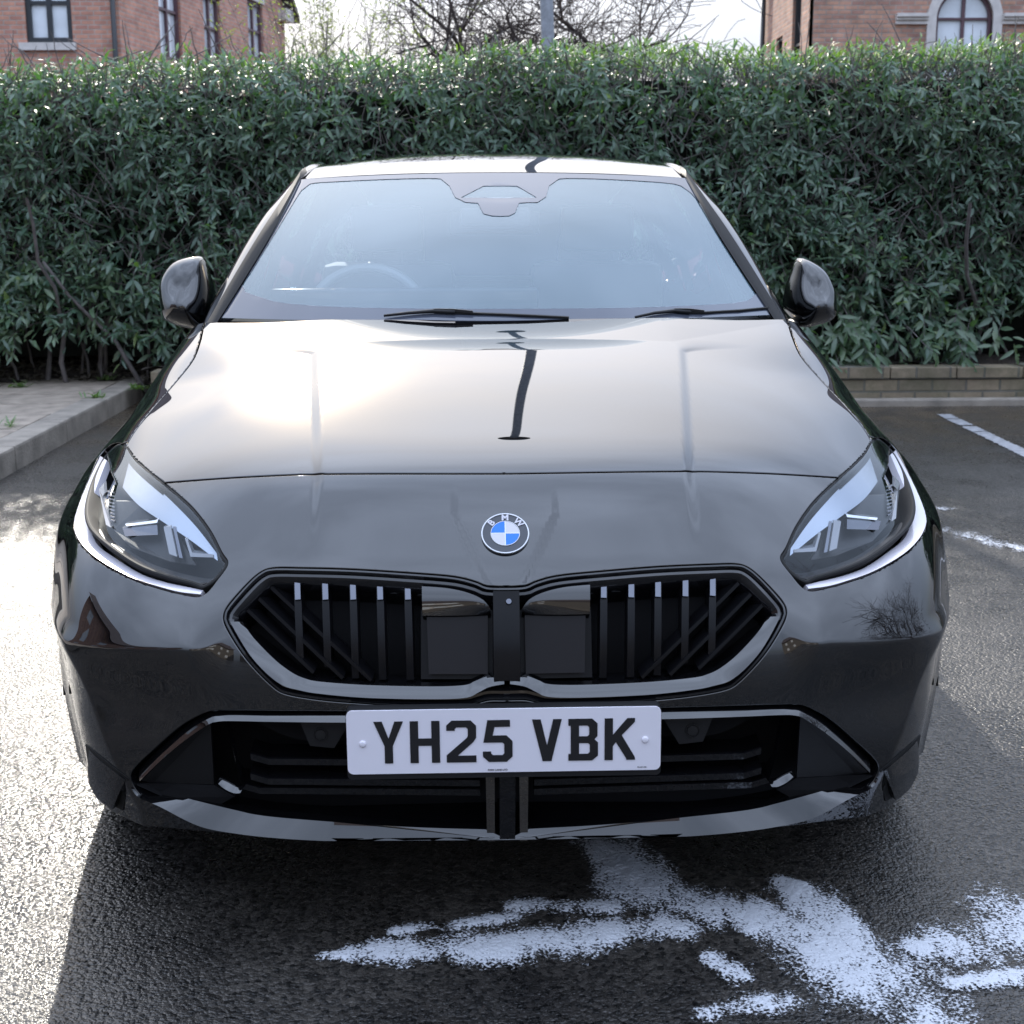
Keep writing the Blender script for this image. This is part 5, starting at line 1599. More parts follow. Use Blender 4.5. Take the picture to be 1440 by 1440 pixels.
# printed black border just inside the glass
inner = [(372, 424), (345, 415), (341, 405), (352, 385), (392, 320), (424, 268), (436, 259), (470, 256), (560, 252), (620, 252), (632, 262), (640, 278), (655, 285), (672, 286),
         (680, 301), (692, 304), (716, 304), (724, 300), (730, 286), (756, 285), (768, 277), (772, 262), (786, 252), (840, 252), (930, 257), (958, 262), (972, 272), (1010, 320),
         (1060, 396), (1068, 413), (1056, 424), (1030, 431), (900, 437), (700, 439), (500, 437), (400, 431)]
inner = [(x, y - 4) if y > 400 else (x, y) for x, y in inner]
ist = [ws_st(*p) for p in dense(inner, 12, True)]
outer = [(s, -0.0) for s in np.linspace(-1, 1, 40)] + [(1, t) for t in np.linspace(0.04, 1, 20)] + [(s, 1) for s in np.linspace(0.95, -1, 40)] + [(-1, t) for t in np.linspace(0.96, 0.04, 20)]
keepg = [(s, t) for s in np.linspace(-0.98, 0.98, 50) for t in np.linspace(0.02, 0.98, 30)]
hole2 = [ws_st(*p) for p in ((680, 262), (727, 262), (755, 278.5), (648, 278.5))]; nh = 4
pts2 = [Vector(p) for p in outer + ist + hole2 + keepg]; no = len(outer); ni = len(ist)
ed2 = [(i, (i + 1) % no) for i in range(no)] + [(no + i, no + (i + 1) % ni) for i in range(ni)] + [(no + ni + i, no + ni + (i + 1) % 4) for i in range(4)]
vo2, _, fo2, *_ = delaunay_2d_cdt(pts2, ed2, [], 0, 1e-6)
st2 = np.array([(v[0], v[1]) for v in vo2]); cen2 = np.array([st2[list(f)].mean(0) for f in fo2]); ins = in_poly(cen2, np.array(ist))
W2 = ws(st2[:, 0], st2[:, 1]) + np.array([0, -0.0007, 0.0013])
clear = in_poly(cen2, np.array(hole2))
mobj('frit_border', W2, [tuple(f) for f, q, c_ in zip(fo2, ins, clear) if not q and not c_], M_FRIT, screen, smooth=True)
# sensor housing behind the glass with its clear trapezoid
hs = [(s, t) for s, t in (ws_st(*p) for p in ((648, 278), (682, 262), (728, 262), (756, 278)))]


def loft(name, rows, mat, parent, closed=True, cap=True, auto='auto', both=True):
    """rows of points -> one mesh (mirrored copies as separate objects when both)"""
    A = np.array(rows, float); m, k = A.shape[:2]; V = A.reshape(-1, 3); F = []
    for i in range(m - 1):
        for j in range(k if closed else k - 1): F.append((i * k + j, i * k + (j + 1) % k, (i + 1) * k + (j + 1) % k, (i + 1) * k + j))
    if cap and closed: F += [tuple(range(k)), tuple((m - 1) * k + j for j in range(k))]
    o = [MB().add(V, F).obj(name, mat, parent, auto)]
    if both: o.append(MB().add(mirror_V(V), F).obj(name, mat, parent, auto))
    return o


def cr_pts(P, n):
    """Catmull-Rom resampling of 3D points"""
    P = [np.array(p, float) for p in P]; out = []
    for q in np.linspace(0, len(P) - 1, n):
        i = min(int(q), len(P) - 2); t = q - i
        p0, p1, p2, p3 = P[max(i - 1, 0)], P[i], P[i + 1], P[min(i + 2, len(P) - 1)]
        out.append(0.5 * ((2 * p1) + (-p0 + p2) * t + (2 * p0 - 5 * p1 + 4 * p2 - p3) * t * t + (-p0 + 3 * p1 - 3 * p2 + p3) * t ** 3))
    return np.array(out)


# A pillar running up into the roof rail: inner edge follows the glass, outer edge measured from the photo
n_ = 48
inner_e = cr_pts([ws(np.array(1.003), np.array(t)) for t in (-0.12, .2, .47, .74, 1.0)], 30)
rail_in = cr_pts([inner_e[-1], (0.545, 2.3, 1.408), (0.552, 2.8, 1.418), (0.545, 3.3, 1.395), (0.52, 3.85, 1.325)], 20)[1:]
inner_e = np.concatenate([inner_e, rail_in])
outer_e = cr_pts([(0.780, 1.36, 0.925), (0.716, 1.58, 1.105), (0.654, 1.79, 1.248), (0.600, 2.0, 1.343), (0.572, 2.2, 1.392)], 30)
outer_e = np.concatenate([outer_e, cr_pts([outer_e[-1], (0.583, 2.5, 1.403), (0.593, 2.9, 1.395), (0.590, 3.35, 1.365), (0.585, 3.85, 1.29)], 20)[1:]])
outer_e[:, 1] += 0.07 * np.clip((2.3 - outer_e[:, 1]) / 0.4, 0, 1); outer_e[:, 0] *= 1 + 0.014 * np.clip((2.3 - outer_e[:, 1]) / 0.4, 0, 1)
rows = []
for a, b in zip(inner_e, outer_e):
    d = b - a; L = np.linalg.norm(d) / 0.08 ; L = min(1.0, L); up = np.array([0.30, -0.28, 0.9]); up /= np.linalg.norm(up)
    rows.append([a + np.array([0, 0.0, 0.0]), a + d * 0.08 + up * 0.008 * L, a + d * 0.35 + up * 0.016 * L, a + d * 0.68 + up * 0.016 * L, a + d * 0.92 + up * 0.009 * L, b, b + np.array([-0.01, 0.01, -0.02]), a + np.array([-0.004, 0.03, -0.03])])
loft('roof_pillar', rows, M_PAINT_C, car)
loft('pillar_trim', [[np.array(r[0]) + [0.0, -0.002, 0.004], np.array(r[1]) + [0, -0.002, 0.0035], np.array(r[2]) + [0, -0.001, 0.0025], np.array(r[0]) * 0.45 + np.array(r[2]) * 0.55 - [0, 0, 0.01]] for r in rows[:32]], M_RUB, car)


def roof(s, t):
    s = np.asarray(s, float); t = np.asarray(t, float); a = np.abs(s)
    cy = np.array([1.868, 2.1, 2.45, 2.9, 3.4, 3.85, 4.10]); cz = np.array([1.379, 1.421, 1.452, 1.455, 1.43, 1.375, 1.33])
    ey = np.array([1.995, 2.2, 2.5, 2.9, 3.4, 3.85, 4.05]); ex_ = np.array([.556, .545, .550, .552, .545, .52, .50]); ez_ = np.array([1.364, 1.402, 1.417, 1.420, 1.396, 1.330, 1.295])
    tt = t * 6
    def ip(A):
        i = np.clip(np.floor(tt).astype(int), 0, 5); f = tt - i
        p1, p2 = A[i], A[i + 1]; p0 = A[np.maximum(i - 1, 0)]; p3 = A[np.minimum(i + 2, 6)]
        p0 = np.where(i == 0, 2 * p1 - p2, p0); p3 = np.where(i == 5, 2 * p2 - p1, p3)
        return 0.5 * (2 * p1 + (-p0 + p2) * f + (2 * p0 - 5 * p1 + 4 * p2 - p3) * f ** 2 + (-p0 + 3 * p1 - 3 * p2 + p3) * f ** 3)
    y = ip(cy) + (ip(ey) - ip(cy)) * a ** 2.2
    z = ip(cz) + (ip(ez_) - ip(cz)) * a ** 2.4
    return np.stack([ip(ex_) * s, y, z], -1)


grid_mesh('roof', roof, np.linspace(-0.992, 0.992, 61), np.linspace(0, 1, 61), M_PAINT_C, car, thick=0.012)
# shark fin and spoiler
loft('roof_spoiler', [[(x, 4.02, 1.325 - 0.05 * (abs(x) / 0.5) ** 2), (x, 4.20, 1.30 - 0.05 * (abs(x) / 0.5) ** 2), (x, 4.20, 1.28 - 0.05 * (abs(x) / 0.5) ** 2), (x, 4.0, 1.27 - 0.05 * (abs(x) / 0.5) ** 2)] for x in np.linspace(-0.5, 0.5, 15)], M_PAINT_C, car, both=False)
loft('roof_aerial', [[(-w, 3.70 + k * 0.03, 1.40), (0, 3.72 + k * 0.035, 1.398 + h), (w, 3.70 + k * 0.03, 1.40)] for k, (w, h) in enumerate(((0.002, 0.005), (0.012, 0.025), (0.015, 0.05), (0.014, 0.062), (0.006, 0.05), (0.002, 0.01)))], M_PAINT_C, car, both=False)

# ------------------------------------------------------------------ scuttle and wipers
def scut(s, t):
    a = np.abs(s); P0 = np.stack([0.735 * s, 1.185 + 0.20 * a ** 2.2 - 0.06, 1.002 - 0.02 * a ** 2 + 0 * t], -1); P1 = np.stack([0.735 * s, 1.185 + 0.20 * a ** 2.2 + 0.03, 1.004 - 0.004 * a ** 2 + 0 * t], -1)
    return P0 * (1 - t)[..., None] + P1 * t[..., None]
grid_mesh('scuttle_panel', scut, np.linspace(-1, 1, 41), np.linspace(0, 1, 5), M_MATTE, car)
def over_glass(px, py, h):
    s, t = ws_st(px, py); P = ws(np.array(s), np.array(t)); return P + np.array([0, -0.45, 0.9]) * h
for pl in ([(540, 448), (575, 444), (610, 441.5), (640, 443), (665, 444), (740, 447), (800, 450)], [(893, 450), (920, 444), (948, 441), (970, 443), (990, 443), (1040, 440), (1082, 436)]):
    w = MB().tube([over_glass(x, y, 0.008) for x, y in pl[:4]], [0.003, 0.004, 0.005, 0.005], 8).obj('wiper', M_SATIN, car, True)
    a, b = over_glass(*pl[2], 0.011), over_glass(*pl[4], 0.010)
    bars_between(MB(), [a, (a + b) / 2 + np.array([0, 0, 0.002]), b], 0.006, 0.007, 0.008).obj('wiper_joint', M_SATIN, w, 'auto')
    bars_between(MB(), [over_glass(x, y, 0.006) for x, y in pl[3:]] if pl[0][0] < 700 else [over_glass(x, y, 0.006) for x, y in pl[2:]], 0.004, 0.007, 0.006).obj('wiper_blade', M_RUB, w)

# ------------------------------------------------------------------ door mirrors
def door_mirror(pl, side, yb=1.72):
    P = [at(x, y, yb) for x, y in dense(pl, 6, True)]; n = len(P); c = np.mean(P, axis=0); V, F = [], []
    prof = [(1.0, 0.06), (1.008, 0.03), (1.0, 0.0), (0.97, -0.03), (0.90, -0.055), (0.78, -0.078), (0.6, -0.094), (0.4, -0.104), (0.2, -0.108)]
    for k, (s, dy) in enumerate(prof):
        for p in P:
            q = c + (p - c) * s; rel = (p - c)
            q = q + np.array([0, dy * (1.0 + 2.0 * np.clip(rel[2], -0.08, 0.08) * -1.6), 0]); q[1] += 0.25 * abs(q[0] - c[0]) * (1 if np.sign(q[0] - c[0]) == side else -0.25)
            V.append(q)
    m = len(prof)
    for k in range(m - 1):
        for i in range(n): F.append((k * n + i, k * n + (i + 1) % n, (k + 1) * n + (i + 1) % n, (k + 1) * n + i))
    F.append(tuple((m - 1) * n + i for i in range(n)))
    o = MB().add(V, F).obj('wing_mirror', M_PAINT_C, car, True)
    G = [c + (p - c) * 0.93 + np.array([0, 0.055 + 0.25 * abs((c + (p - c) * .93)[0] - c[0]) * (1 if np.sign(p[0] - c[0]) == side else -0.25), 0]) for p in P]
    mobj('mirror_glass', G, [tuple(range(n))], M_CHROME, o)
    lowz = min(p[2] for p in P)
    st = [(c[0] - side * 0.02, yb - 0.01, lowz + 0.03), (c[0] - side * 0.07, yb + 0.0, lowz + 0.0), (c[0] - side * 0.14, yb + 0.02, lowz - 0.035)]
    V, F = [], []
    for k, q in enumerate(st):
        for a in range(12):
            th = 2 * math.pi * a / 12; V.append((q[0] + side * 0.02 * math.sin(th) * 0.3, q[1] + 0.045 * math.cos(th), q[2] + 0.016 * math.sin(th)))
    for k in range(2):
        for a in range(12): F.append((k * 12 + a, k * 12 + (a + 1) % 12, (k + 1) * 12 + (a + 1) % 12, (k + 1) * 12 + a))
    MB().add(V, F).obj('mirror_arm', M_SATIN, o, True)
    # indicator strip on the outer edge
    return o


door_mirror([(226, 392), (240, 371), (262, 362), (282, 362), (290, 380), (297, 410), (299, 436), (293, 462), (262, 460), (238, 452), (228, 436), (224, 412)], -1)
door_mirror([(1172, 402), (1160, 380), (1142, 368), (1124, 364), (1116, 385), (1109, 410), (1108, 435), (1122, 459), (1150, 456), (1168, 450), (1175, 438), (1175, 418)], 1)

# ------------------------------------------------------------------ body sides, doors, tail
WHX, WHY = 0.80, (0.83, 3.50)
def half_w(y, z):
    f = np.interp(y, [1.42, 2.4, 3.2, 3.6, 4.0, 4.2, 4.3, 4.34], [0.0, 0.002, 0.0, 0.004, -0.03, -0.09, -0.17, -0.26])
    p = np.interp(z, [0.16, 0.24, 0.33, 0.45, 0.60, 0.70, 0.76, 0.82, 0.90, 0.945, 0.965], [0.865, 0.898, 0.903, 0.898, 0.890, 0.888, 0.886, 0.868, 0.825, 0.790, 0.765])
    if z > 0.7: f = f * 1.0
    return p + f
for s in (1, -1): MB().box((min(s * 0.80, s * 0.868), 1.34, 0.20), (max(s * 0.80, s * 0.868), 1.50, 0.86), bev=0.01).obj('gap_block', M_VOID, car)  # black box added to close off the gap between wing and door
def belt(y): return float(np.interp(y, [1.42, 2.4, 3.2, 4.0, 4.35], [0.945, 0.965, 0.985, 1.0, 0.98]))
def arch_z(y, yc):
    r = 0.355; d = abs(y - yc)
    return max(0.17, 0.325 + math.sqrt(max(r * r - d * d, 0))) if d < r else 0.17
def side_panel(name, y0, y1, arch=None, ny=26, nz=22):
    for s in (1, -1):
        ys = np.linspace(y0, y1, ny)
        if arch: ys = np.unique(np.concatenate([ys, np.linspace(arch - 0.3555, arch + 0.3555, 46)])); ys = ys[(ys >= y0) & (ys <= y1)]
        V = []
        for y in ys:
            zb = arch_z(y, arch) if arch else 0.17; zt = belt(y)
            for k in range(nz):
                z = zb + (zt - zb) * k / (nz - 1); V.append((s * half_w(y, z * (0.955 / zt) if z > 0.7 else z), y, z))
        F = [(i * nz + k, i * nz + k + 1, (i + 1) * nz + k + 1, (i + 1) * nz + k) for i in range(len(ys) - 1) for k in range(nz - 1)]
        o = mobj(name, V, F, M_PAINT_C, car, smooth=True)
        bm = bmesh.new(); bm.from_mesh(o.data); bmesh.ops.recalc_face_normals(bm, faces=bm.faces[:])
        bm.to_mesh(o.data); bm.free()
        md = o.modifiers.new('thickness', 'SOLIDIFY'); md.thickness = 0.012; md.offset = -1 if True else 1
        yield s, o
for s, o in side_panel('front_door', 1.425, 2.44):
    MB().box((min(s * 0.885, s * 0.915), 2.16, 0.775), (max(s * 0.885, s * 0.915), 2.34, 0.80), bev=0.006).obj('door_handle', M_PAINT_C, o, 'auto')
for s, o in side_panel('rear_door', 2.448, 3.16):
    MB().box((min(s * 0.885, s * 0.915), 2.95, 0.785), (max(s * 0.885, s * 0.915), 3.12, 0.81), bev=0.006).obj('door_handle', M_PAINT_C, o, 'auto')
list(side_panel('rear_quarter', 3.168, 4.33, 3.50))
# side glass
for (y0, y1) in ((1.50, 2.42), (2.46, 3.18), (3.22, 3.7)):
    for s in (1, -1):
        V = []; ny, nz = 14, 8
        for y in np.linspace(y0, y1, ny):
            rt = np.array([np.interp(y, outer_e[:, 1], outer_e[:, 0]), y, np.interp(y, outer_e[:, 1], outer_e[:, 2])]); bt = np.array([half_w(y, 0.965) - 0.0, y, belt(y) - 0.005])
            for k in range(nz):
                t = k / (nz - 1); q = bt + (rt - bt) * t + np.array([0.02 * math.sin(math.pi * t) - 0.012, 0, -0.008]); q[0] *= s; V.append(q)
        F = [(i * nz + k, i * nz + k + 1, (i + 1) * nz + k + 1, (i + 1) * nz + k) for i in range(ny - 1) for k in range(nz - 1)]
        mobj('side_window', V, F, M_SIDEGL, car, smooth=True)
# window pillars
for (y0, y1) in ((2.40, 2.48), (3.16, 3.24), (3.68, 3.95)):
    rows = []
    for y in (y0, y1):
        rt = np.array([np.interp(y, outer_e[:, 1], outer_e[:, 0]), y, np.interp(y, outer_e[:, 1], outer_e[:, 2])]); bt = np.array([half_w(y, 0.965), y, belt(y) - 0.005])
        rows.append([bt + (rt - bt) * t + np.array([0.02 * math.sin(math.pi * t) - 0.008, 0, -0.004]) for t in np.linspace(0, 1, 8)])
    rows = [r + [q + np.array([-0.02, 0, -0.005]) for q in reversed(r)] for r in rows]
    loft('window_pillar', rows, M_GLOSSBLK if y0 < 3.5 else M_PAINT_C, car)
# tail
ys = [0.17, 0.3, 0.5, 0.7, 0.85, 0.965]
V, F = [], []
zs_ = np.linspace(0.17, 0.965, 14); nsx = 25
for z in zs_:
    for i in range(nsx):
        s = -1 + 2 * i / (nsx - 1); w = half_w(4.33, z)
        V.append((w * s, 4.33 + 0.05 * (1 - abs(s) ** 3) - 0.05 * max(0, z - 0.75) / 0.2, z))
F = [(j * nsx + i, j * nsx + i + 1, (j + 1) * nsx + i + 1, (j + 1) * nsx + i) for j in range(13) for i in range(nsx - 1)]
mobj('rear_bumper', V, F, M_PAINT_C, car, smooth=True)
def rwin(s, t):
    B = np.stack([0.63 * s, 4.32 - 0.06 * np.abs(s) ** 2, 0.965 + 0 * t], -1); Tt = np.stack([0.50 * s, 4.06 - 0.03 * np.abs(s) ** 2, 1.325 - 0.045 * np.abs(s) ** 2.4 + 0 * t], -1)
    return B * (1 - t)[..., None] + Tt * t[..., None]
tg = grid_mesh('tailgate', rwin, np.linspace(-1, 1, 31), np.linspace(0, 1, 11), M_PAINT_C, car)
grid_mesh('rear_window', rwin, np.linspace(-0.85, 0.85, 25), np.linspace(0.18, 0.92, 9), M_SIDEGL, tg, off=-0.004)
M_TAIL = pm('red_tail_lens', (0.35, 0.01, 0.01), 0.1, coat=1.0)
for s in (1, -1):
    MB().box((min(s * 0.36, s * 0.70), 4.30, 0.80), (max(s * 0.36, s * 0.70), 4.385, 0.88), bev=0.02).obj('tail_lamp', M_TAIL, car, 'auto')
    loft('rear_corner', [[(half_w(y, z) * s, y, belt(y)), (0.63 * s, min(y + 0.02, 4.3), belt(y) + 0.005), (0.60 * s, min(y + 0.02, 4.3), belt(y) - 0.02)] for y, z in ((3.9, 0.965), (4.1, 0.965), (4.33, 0.965))], M_PAINT_C, car, both=False)

# ------------------------------------------------------------------ floor, wheels
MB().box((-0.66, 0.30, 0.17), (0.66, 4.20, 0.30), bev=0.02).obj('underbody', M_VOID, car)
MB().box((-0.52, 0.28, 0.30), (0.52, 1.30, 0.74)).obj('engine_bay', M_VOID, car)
for yc in WHY:
    for s in (1, -1):
        cx_ = s * 0.785; ax_ = (s, 0, 0); R0, W2_ = 0.322, 0.105
        tyre = MB().lathe([(0.225, -W2_ * 0.9), (0.27, -W2_), (0.305, -W2_ * 0.97), (R0, -W2_ * 0.8), (R0, W2_ * 0.8), (0.305, W2_ * 0.97), (0.27, W2_), (0.225, W2_ * 0.9)], (cx_, yc, R0 - 0.001), ax_, 56).obj('wheel', M_RUB, car, 'auto')
        rim = MB().lathe([(0.225, W2_ * 0.9), (0.228, W2_ * 0.75), (0.205, W2_ * 0.6), (0.2, -W2_ * 0.9), (0.225, -W2_ * 0.9)], (cx_, yc, R0), ax_, 56)
        rim.lathe([(0.0, 0.075), (0.04, 0.075), (0.05, 0.06), (0.05, 0.0)], (cx_, yc, R0), ax_, 24)
        for k in range(10):
            a = 2 * math.pi * k / 10; c0 = np.array([cx_ + s * 0.06, yc + 0.04 * math.cos(a), R0 + 0.04 * math.sin(a)]); c1 = np.array([cx_ + s * 0.075, yc + 0.212 * math.cos(a + 0.12), R0 + 0.212 * math.sin(a + 0.12)])
            rim.tube([c0, (c0 + c1) / 2 + np.array([s * 0.008, 0, 0]), c1], [0.018, 0.013, 0.015], 6)
        rim.obj('rim', M_ALLOY, tyre, 'auto')
        MB().lathe([(0, 0.02), (0.15, 0.02), (0.15, 0.0)], (cx_, yc, R0), ax_, 32).obj('brake_disc', M_SMOKE, tyre)
        # arch liner
        V, F = [], []
        for k in range(25):
            a = math.pi * k / 24; V += [(s * 0.885, yc + 0.362 * math.cos(a), 0.325 + 0.362 * math.sin(a)), (s * 0.62, yc + 0.362 * math.cos(a), 0.325 + 0.362 * math.sin(a))]
        F = [(2 * k, 2 * k + 1, 2 * k + 3, 2 * k + 2) for k in range(24)]
        k0 = len(V); V.append((s * 0.62, yc, 0.2)); F += [(2 * k + 1, 2 * k + 3, k0) for k in range(24)]
        mobj('arch_liner', V, F, M_VOID, car)

# ------------------------------------------------------------------ cabin
dash = MB()
rows = []
for x in np.linspace(-0.70, 0.70, 25):
    d = 0.16 * (abs(x) / 0.7) ** 2
    rows.append([(x, 1.22 + d, 0.985), (x, 1.55 + d * .5, 0.995), (x, 1.72, 0.985), (x, 1.80, 0.94), (x, 1.82, 0.6), (x, 1.3 + d, 0.6)])
loft('dashboard', rows, M_INT, car, both=False)
MB().box((-0.62, 1.70, 0.98), (0.12, 1.73, 1.065), bev=0.01).obj('display_screen', M_GLOSSBLK, car, 'auto')
swc = np.array([-0.375, 1.93, 0.945]); tilt = R(24); ax_s = np.array([0, -math.cos(tilt), math.sin(tilt)])
V, F = [], []
e1 = np.array([1.0, 0, 0]); e2 = np.cross(ax_s, e1)
for i in range(48):
    a = 2 * math.pi * i / 48; d = e1 * math.cos(a) + e2 * math.sin(a)
    for j in range(10):
        b = 2 * math.pi * j / 10; V.append(swc + d * (0.178 + 0.015 * math.cos(b)) + ax_s * 0.015 * math.sin(b))
F = [(i * 10 + j, ((i + 1) % 48) * 10 + j, ((i + 1) % 48) * 10 + (j + 1) % 10, i * 10 + (j + 1) % 10) for i in range(48) for j in range(10)]
sw = MB().add(V, F); sw.lathe([(0, 0.03), (0.06, 0.02), (0.07, 0), (0.06, -0.03)], swc, ax_s, 24)
for a in (0.1, math.pi - 0.1, -math.pi / 2): sw.tube([swc + (e1 * math.cos(a) + e2 * math.sin(a)) * 0.05, swc + (e1 * math.cos(a) + e2 * math.sin(a)) * 0.175], 0.014, 6)
sw.obj('steering_wheel', M_WHEELRIM, car, 'auto')
for x in (-0.36, 0.36):
    st_ = MB()
    st_.box((x - 0.25, 2.25, 0.35), (x + 0.25, 2.75, 0.55), bev=0.05)
    V = []
    st_.box((x - 0.23, 2.66, 0.52), (x + 0.23, 2.78, 1.10), bev=0.05)
    se = st_.obj('front_seat', M_SEAT, car, 'auto')
    hd = MB().box((x - 0.125, 2.66, 1.13), (x + 0.125, 2.75, 1.29), bev=0.035)
    hd.tube([(x - 0.05, 2.71, 1.08), (x - 0.05, 2.71, 1.15)], 0.006, 6); hd.tube([(x + 0.05, 2.71, 1.08), (x + 0.05, 2.71, 1.15)], 0.006, 6)
    hd.obj('headrest', M_SEAT, se, 'auto')
rs = MB().box((-0.6, 3.25, 0.5), (0.6, 3.42, 1.02), bev=0.05).obj('rear_seat', M_SEAT, car, 'auto')
for x in (-0.38, 0.38): MB().box((x - 0.12, 3.3, 1.05), (x + 0.12, 3.38, 1.18), bev=0.03).obj('headrest', M_SEAT, rs, 'auto')
s0, t0_ = ws_st(705, 292); mp_ = ws(np.array(s0), np.array(t0_))
MB().box((-0.125, mp_[1] + 0.10, mp_[2] - 0.075), (0.125, mp_[1] + 0.125, mp_[2] - 0.01), bev=0.01).obj('rear_view_mirror', M_SATIN, car, 'auto')
mb = MB().box((-0.095, mp_[1] + 0.02, mp_[2] - 0.05), (0.095, mp_[1] + 0.12, mp_[2] + 0.0), bev=0.012); mb.obj('sensor_housing', M_INT, car, 'auto')

# ------------------------------------------------------------------ soap foam left on the wet asphalt
M_FOAM = pm('soap_foam', (0.54, 0.56, 0.60), 0.6, bump=0.002, bscale=260)
def _foam_mat():
    n, l = M_FOAM.node_tree.nodes, M_FOAM.node_tree.links; b = n['Principled BSDF']
    at_ = n.new('ShaderNodeAttribute'); at_.attribute_name = 'foam_depth'; tc = n.new('ShaderNodeTexCoord')
    nz = n.new('ShaderNodeTexNoise'); nz.inputs['Scale'].default_value = 210.0; nz.inputs['Detail'].default_value = 3; l.new(tc.outputs['Object'], nz.inputs['Vector'])
    vo_ = n.new('ShaderNodeTexVoronoi'); vo_.inputs['Scale'].default_value = 115.0; l.new(tc.outputs['Object'], vo_.inputs['Vector'])
    a1 = n.new('ShaderNodeMath'); a1.operation = 'MULTIPLY_ADD'; l.new(nz.outputs['Fac'], a1.inputs[0]); a1.inputs[1].default_value = 2.6; a1.inputs[2].default_value = -1.3
    a2 = n.new('ShaderNodeMath'); a2.operation = 'MULTIPLY_ADD'; l.new(vo_.outputs['Distance'], a2.inputs[0]); a2.inputs[1].default_value = 0.9; a2.inputs[2].default_value = -0.42
    a3 = n.new('ShaderNodeMath'); a3.operation = 'ADD'; l.new(a1.outputs[0], a3.inputs[0]); l.new(a2.outputs[0], a3.inputs[1])
    a4 = n.new('ShaderNodeMath'); a4.operation = 'ADD'; l.new(a3.outputs[0], a4.inputs[0]); l.new(at_.outputs['Fac'], a4.inputs[1])
    mr = n.new('ShaderNodeMapRange'); mr.inputs['From Min'].default_value = -0.05; mr.inputs['From Max'].default_value = 0.5; mr.inputs['To Max'].default_value = 0.96
    l.new(a4.outputs[0], mr.inputs['Value']); l.new(mr.outputs['Result'], b.inputs['Alpha'])
_foam_mat()
def value_noise(P, sc, seed, octv=4):
    out = np.zeros(len(P)); amp = 1.0; tot = 0
    for o in range(octv):
        q = P * sc * 2 ** o; i = np.floor(q).astype(int); f = q - i; f = f * f * (3 - 2 * f)
        def h(a, b): 
            n = (a * 73856093 ^ b * 19349663 ^ (seed + o) * 83492791) & 0xffffffff
            n = (n ^ (n >> 13)) * 1274126177 & 0xffffffff; n = n ^ (n >> 16)
            return (n & 0xffff) / 65535.0
        a = h(i[:, 0], i[:, 1]); b = h(i[:, 0] + 1, i[:, 1]); c = h(i[:, 0], i[:, 1] + 1); d = h(i[:, 0] + 1, i[:, 1] + 1)
        out += amp * ((a * (1 - f[:, 0]) + b * f[:, 0]) * (1 - f[:, 1]) + (c * (1 - f[:, 0]) + d * f[:, 0]) * f[:, 1]); tot += amp; amp *= 0.6
    return out / tot


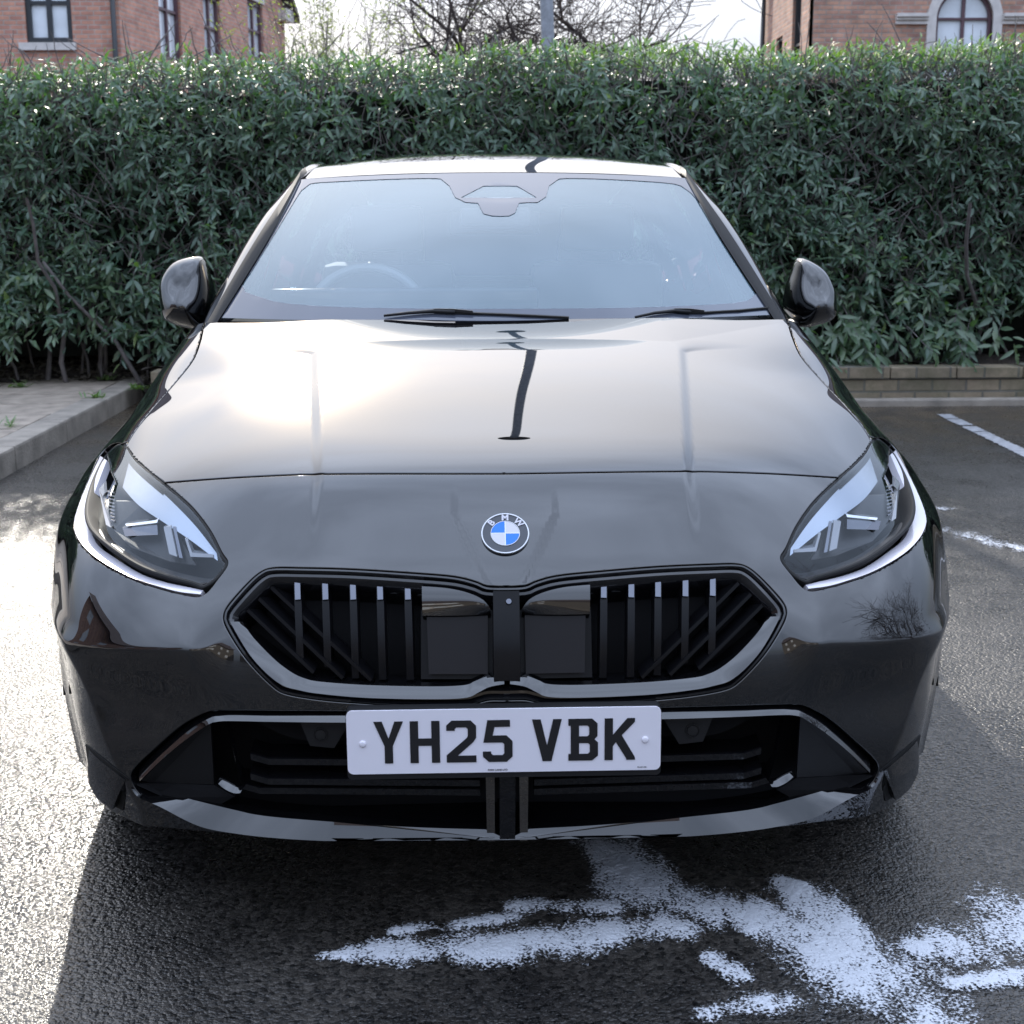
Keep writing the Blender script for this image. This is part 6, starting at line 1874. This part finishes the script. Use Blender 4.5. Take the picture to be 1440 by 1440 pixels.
def foam(label, strokes, cell_, seed, thr=0.5, hmax=0.010):
    """strokes: lists of (px, py, half width px) on the photo; laid on the ground"""
    S = []
    for st in strokes:
        for (a, b) in zip(st[:-1], st[1:]): S.append((ground_at(a[0], a[1])[:2], ground_at(b[0], b[1])[:2], np.linalg.norm(ground_at(a[0], a[1] + a[2])[:2] - ground_at(a[0], a[1] - a[2])[:2]) / 2,
                                                np.linalg.norm(ground_at(b[0], b[1] + b[2])[:2] - ground_at(b[0], b[1] - b[2])[:2]) / 2))
    A = np.array([s[0] for s in S] + [s[1] for s in S]); r = max(max(s[2], s[3]) for s in S) * 1.8
    x0, y0 = A.min(0) - r; x1, y1 = A.max(0) + r
    gx_ = np.arange(x0, x1, cell_); gy_ = np.arange(y0, y1, cell_); X, Y = np.meshgrid(gx_, gy_); Pn = np.stack([X.ravel(), Y.ravel()], 1)
    f = np.full(len(Pn), -9.0)
    for a, b, ra, rb_ in S:
        d = b - a; L2 = max(d @ d, 1e-9); t = np.clip(((Pn - a) @ d) / L2, 0, 1); dd = np.linalg.norm(Pn - a - t[:, None] * d, axis=1); rr = ra + (rb_ - ra) * t
        f = np.maximum(f, 1 - dd / rr)
    Pw = Pn * np.array([1.0, 0.55])
    m = np.clip(f, -1.2, 0.7) * 1.05 + (value_noise(Pw, 8, seed, 4) - 0.5) * 2.2 + (value_noise(Pw, 45, seed + 5, 2) - 0.5) * 0.7
    m[f < -0.9] = -1
    m = m - 0.03 - thr * 0.3
    h = np.clip(m * 0.5, 0, 1) * hmax + (value_noise(Pn, 200, seed + 4, 2) - 0.5) * 0.0025
    ny_, nx_ = X.shape; on = (m > -0.45).reshape(ny_, nx_)
    V = np.stack([Pn[:, 0] , Pn[:, 1], 0.0035 + np.clip(h, 0, 1)], 1)
    q = on[:-1, :-1] & on[1:, :-1] & on[:-1, 1:] & on[1:, 1:]
    jj, ii = np.where(q)
    F = np.stack([jj * nx_ + ii, jj * nx_ + ii + 1, (jj + 1) * nx_ + ii + 1, (jj + 1) * nx_ + ii], 1)
    used = np.unique(F); mp = -np.ones(len(V), int); mp[used] = np.arange(len(used))
    o = mobj('soap_foam', V[used], mp[F], M_FOAM, None, smooth=True)
    a_ = o.data.attributes.new('foam_depth', 'FLOAT', 'POINT'); a_.data.foreach_set('value', m[used].astype(np.float32))
    return tag(o, label, kind='stuff')


foam('long streak of white soap foam on the asphalt in front of the bumper',
     [[(460, 1347, 8), (560, 1338, 20), (680, 1332, 26), (800, 1322, 24), (945, 1306, 18)], [(560, 1312, 8), (720, 1292, 10)]], 0.0018, 3)
foam('branching soap foam spreading to the lower right of the car nose',
     [[(850, 1200, 18), (890, 1235, 28), (960, 1270, 28), (1060, 1292, 24), (1140, 1325, 44), (1220, 1380, 46), (1290, 1438, 30)], [(730, 1275, 10), (850, 1280, 16)],
      [(1100, 1240, 8), (1140, 1262, 22), (1170, 1310, 30)], [(1000, 1350, 12), (1030, 1372, 14), (1050, 1378, 6)], [(1000, 1425, 14), (1100, 1410, 18)]], 0.0018, 8)
foam('soap foam patch on the asphalt at the right edge of the photo', [[(1300, 1335, 22), (1380, 1325, 34), (1480, 1300, 44)], [(1340, 1385, 10), (1450, 1372, 14)]], 0.0022, 21)
foam('faint traces of foam further out beside the right front wing', [[(1330, 745, 6), (1400, 765, 7), (1450, 775, 7)], [(1290, 712, 3), (1330, 716, 4)]], 0.004, 33, 2.6, 0.003)
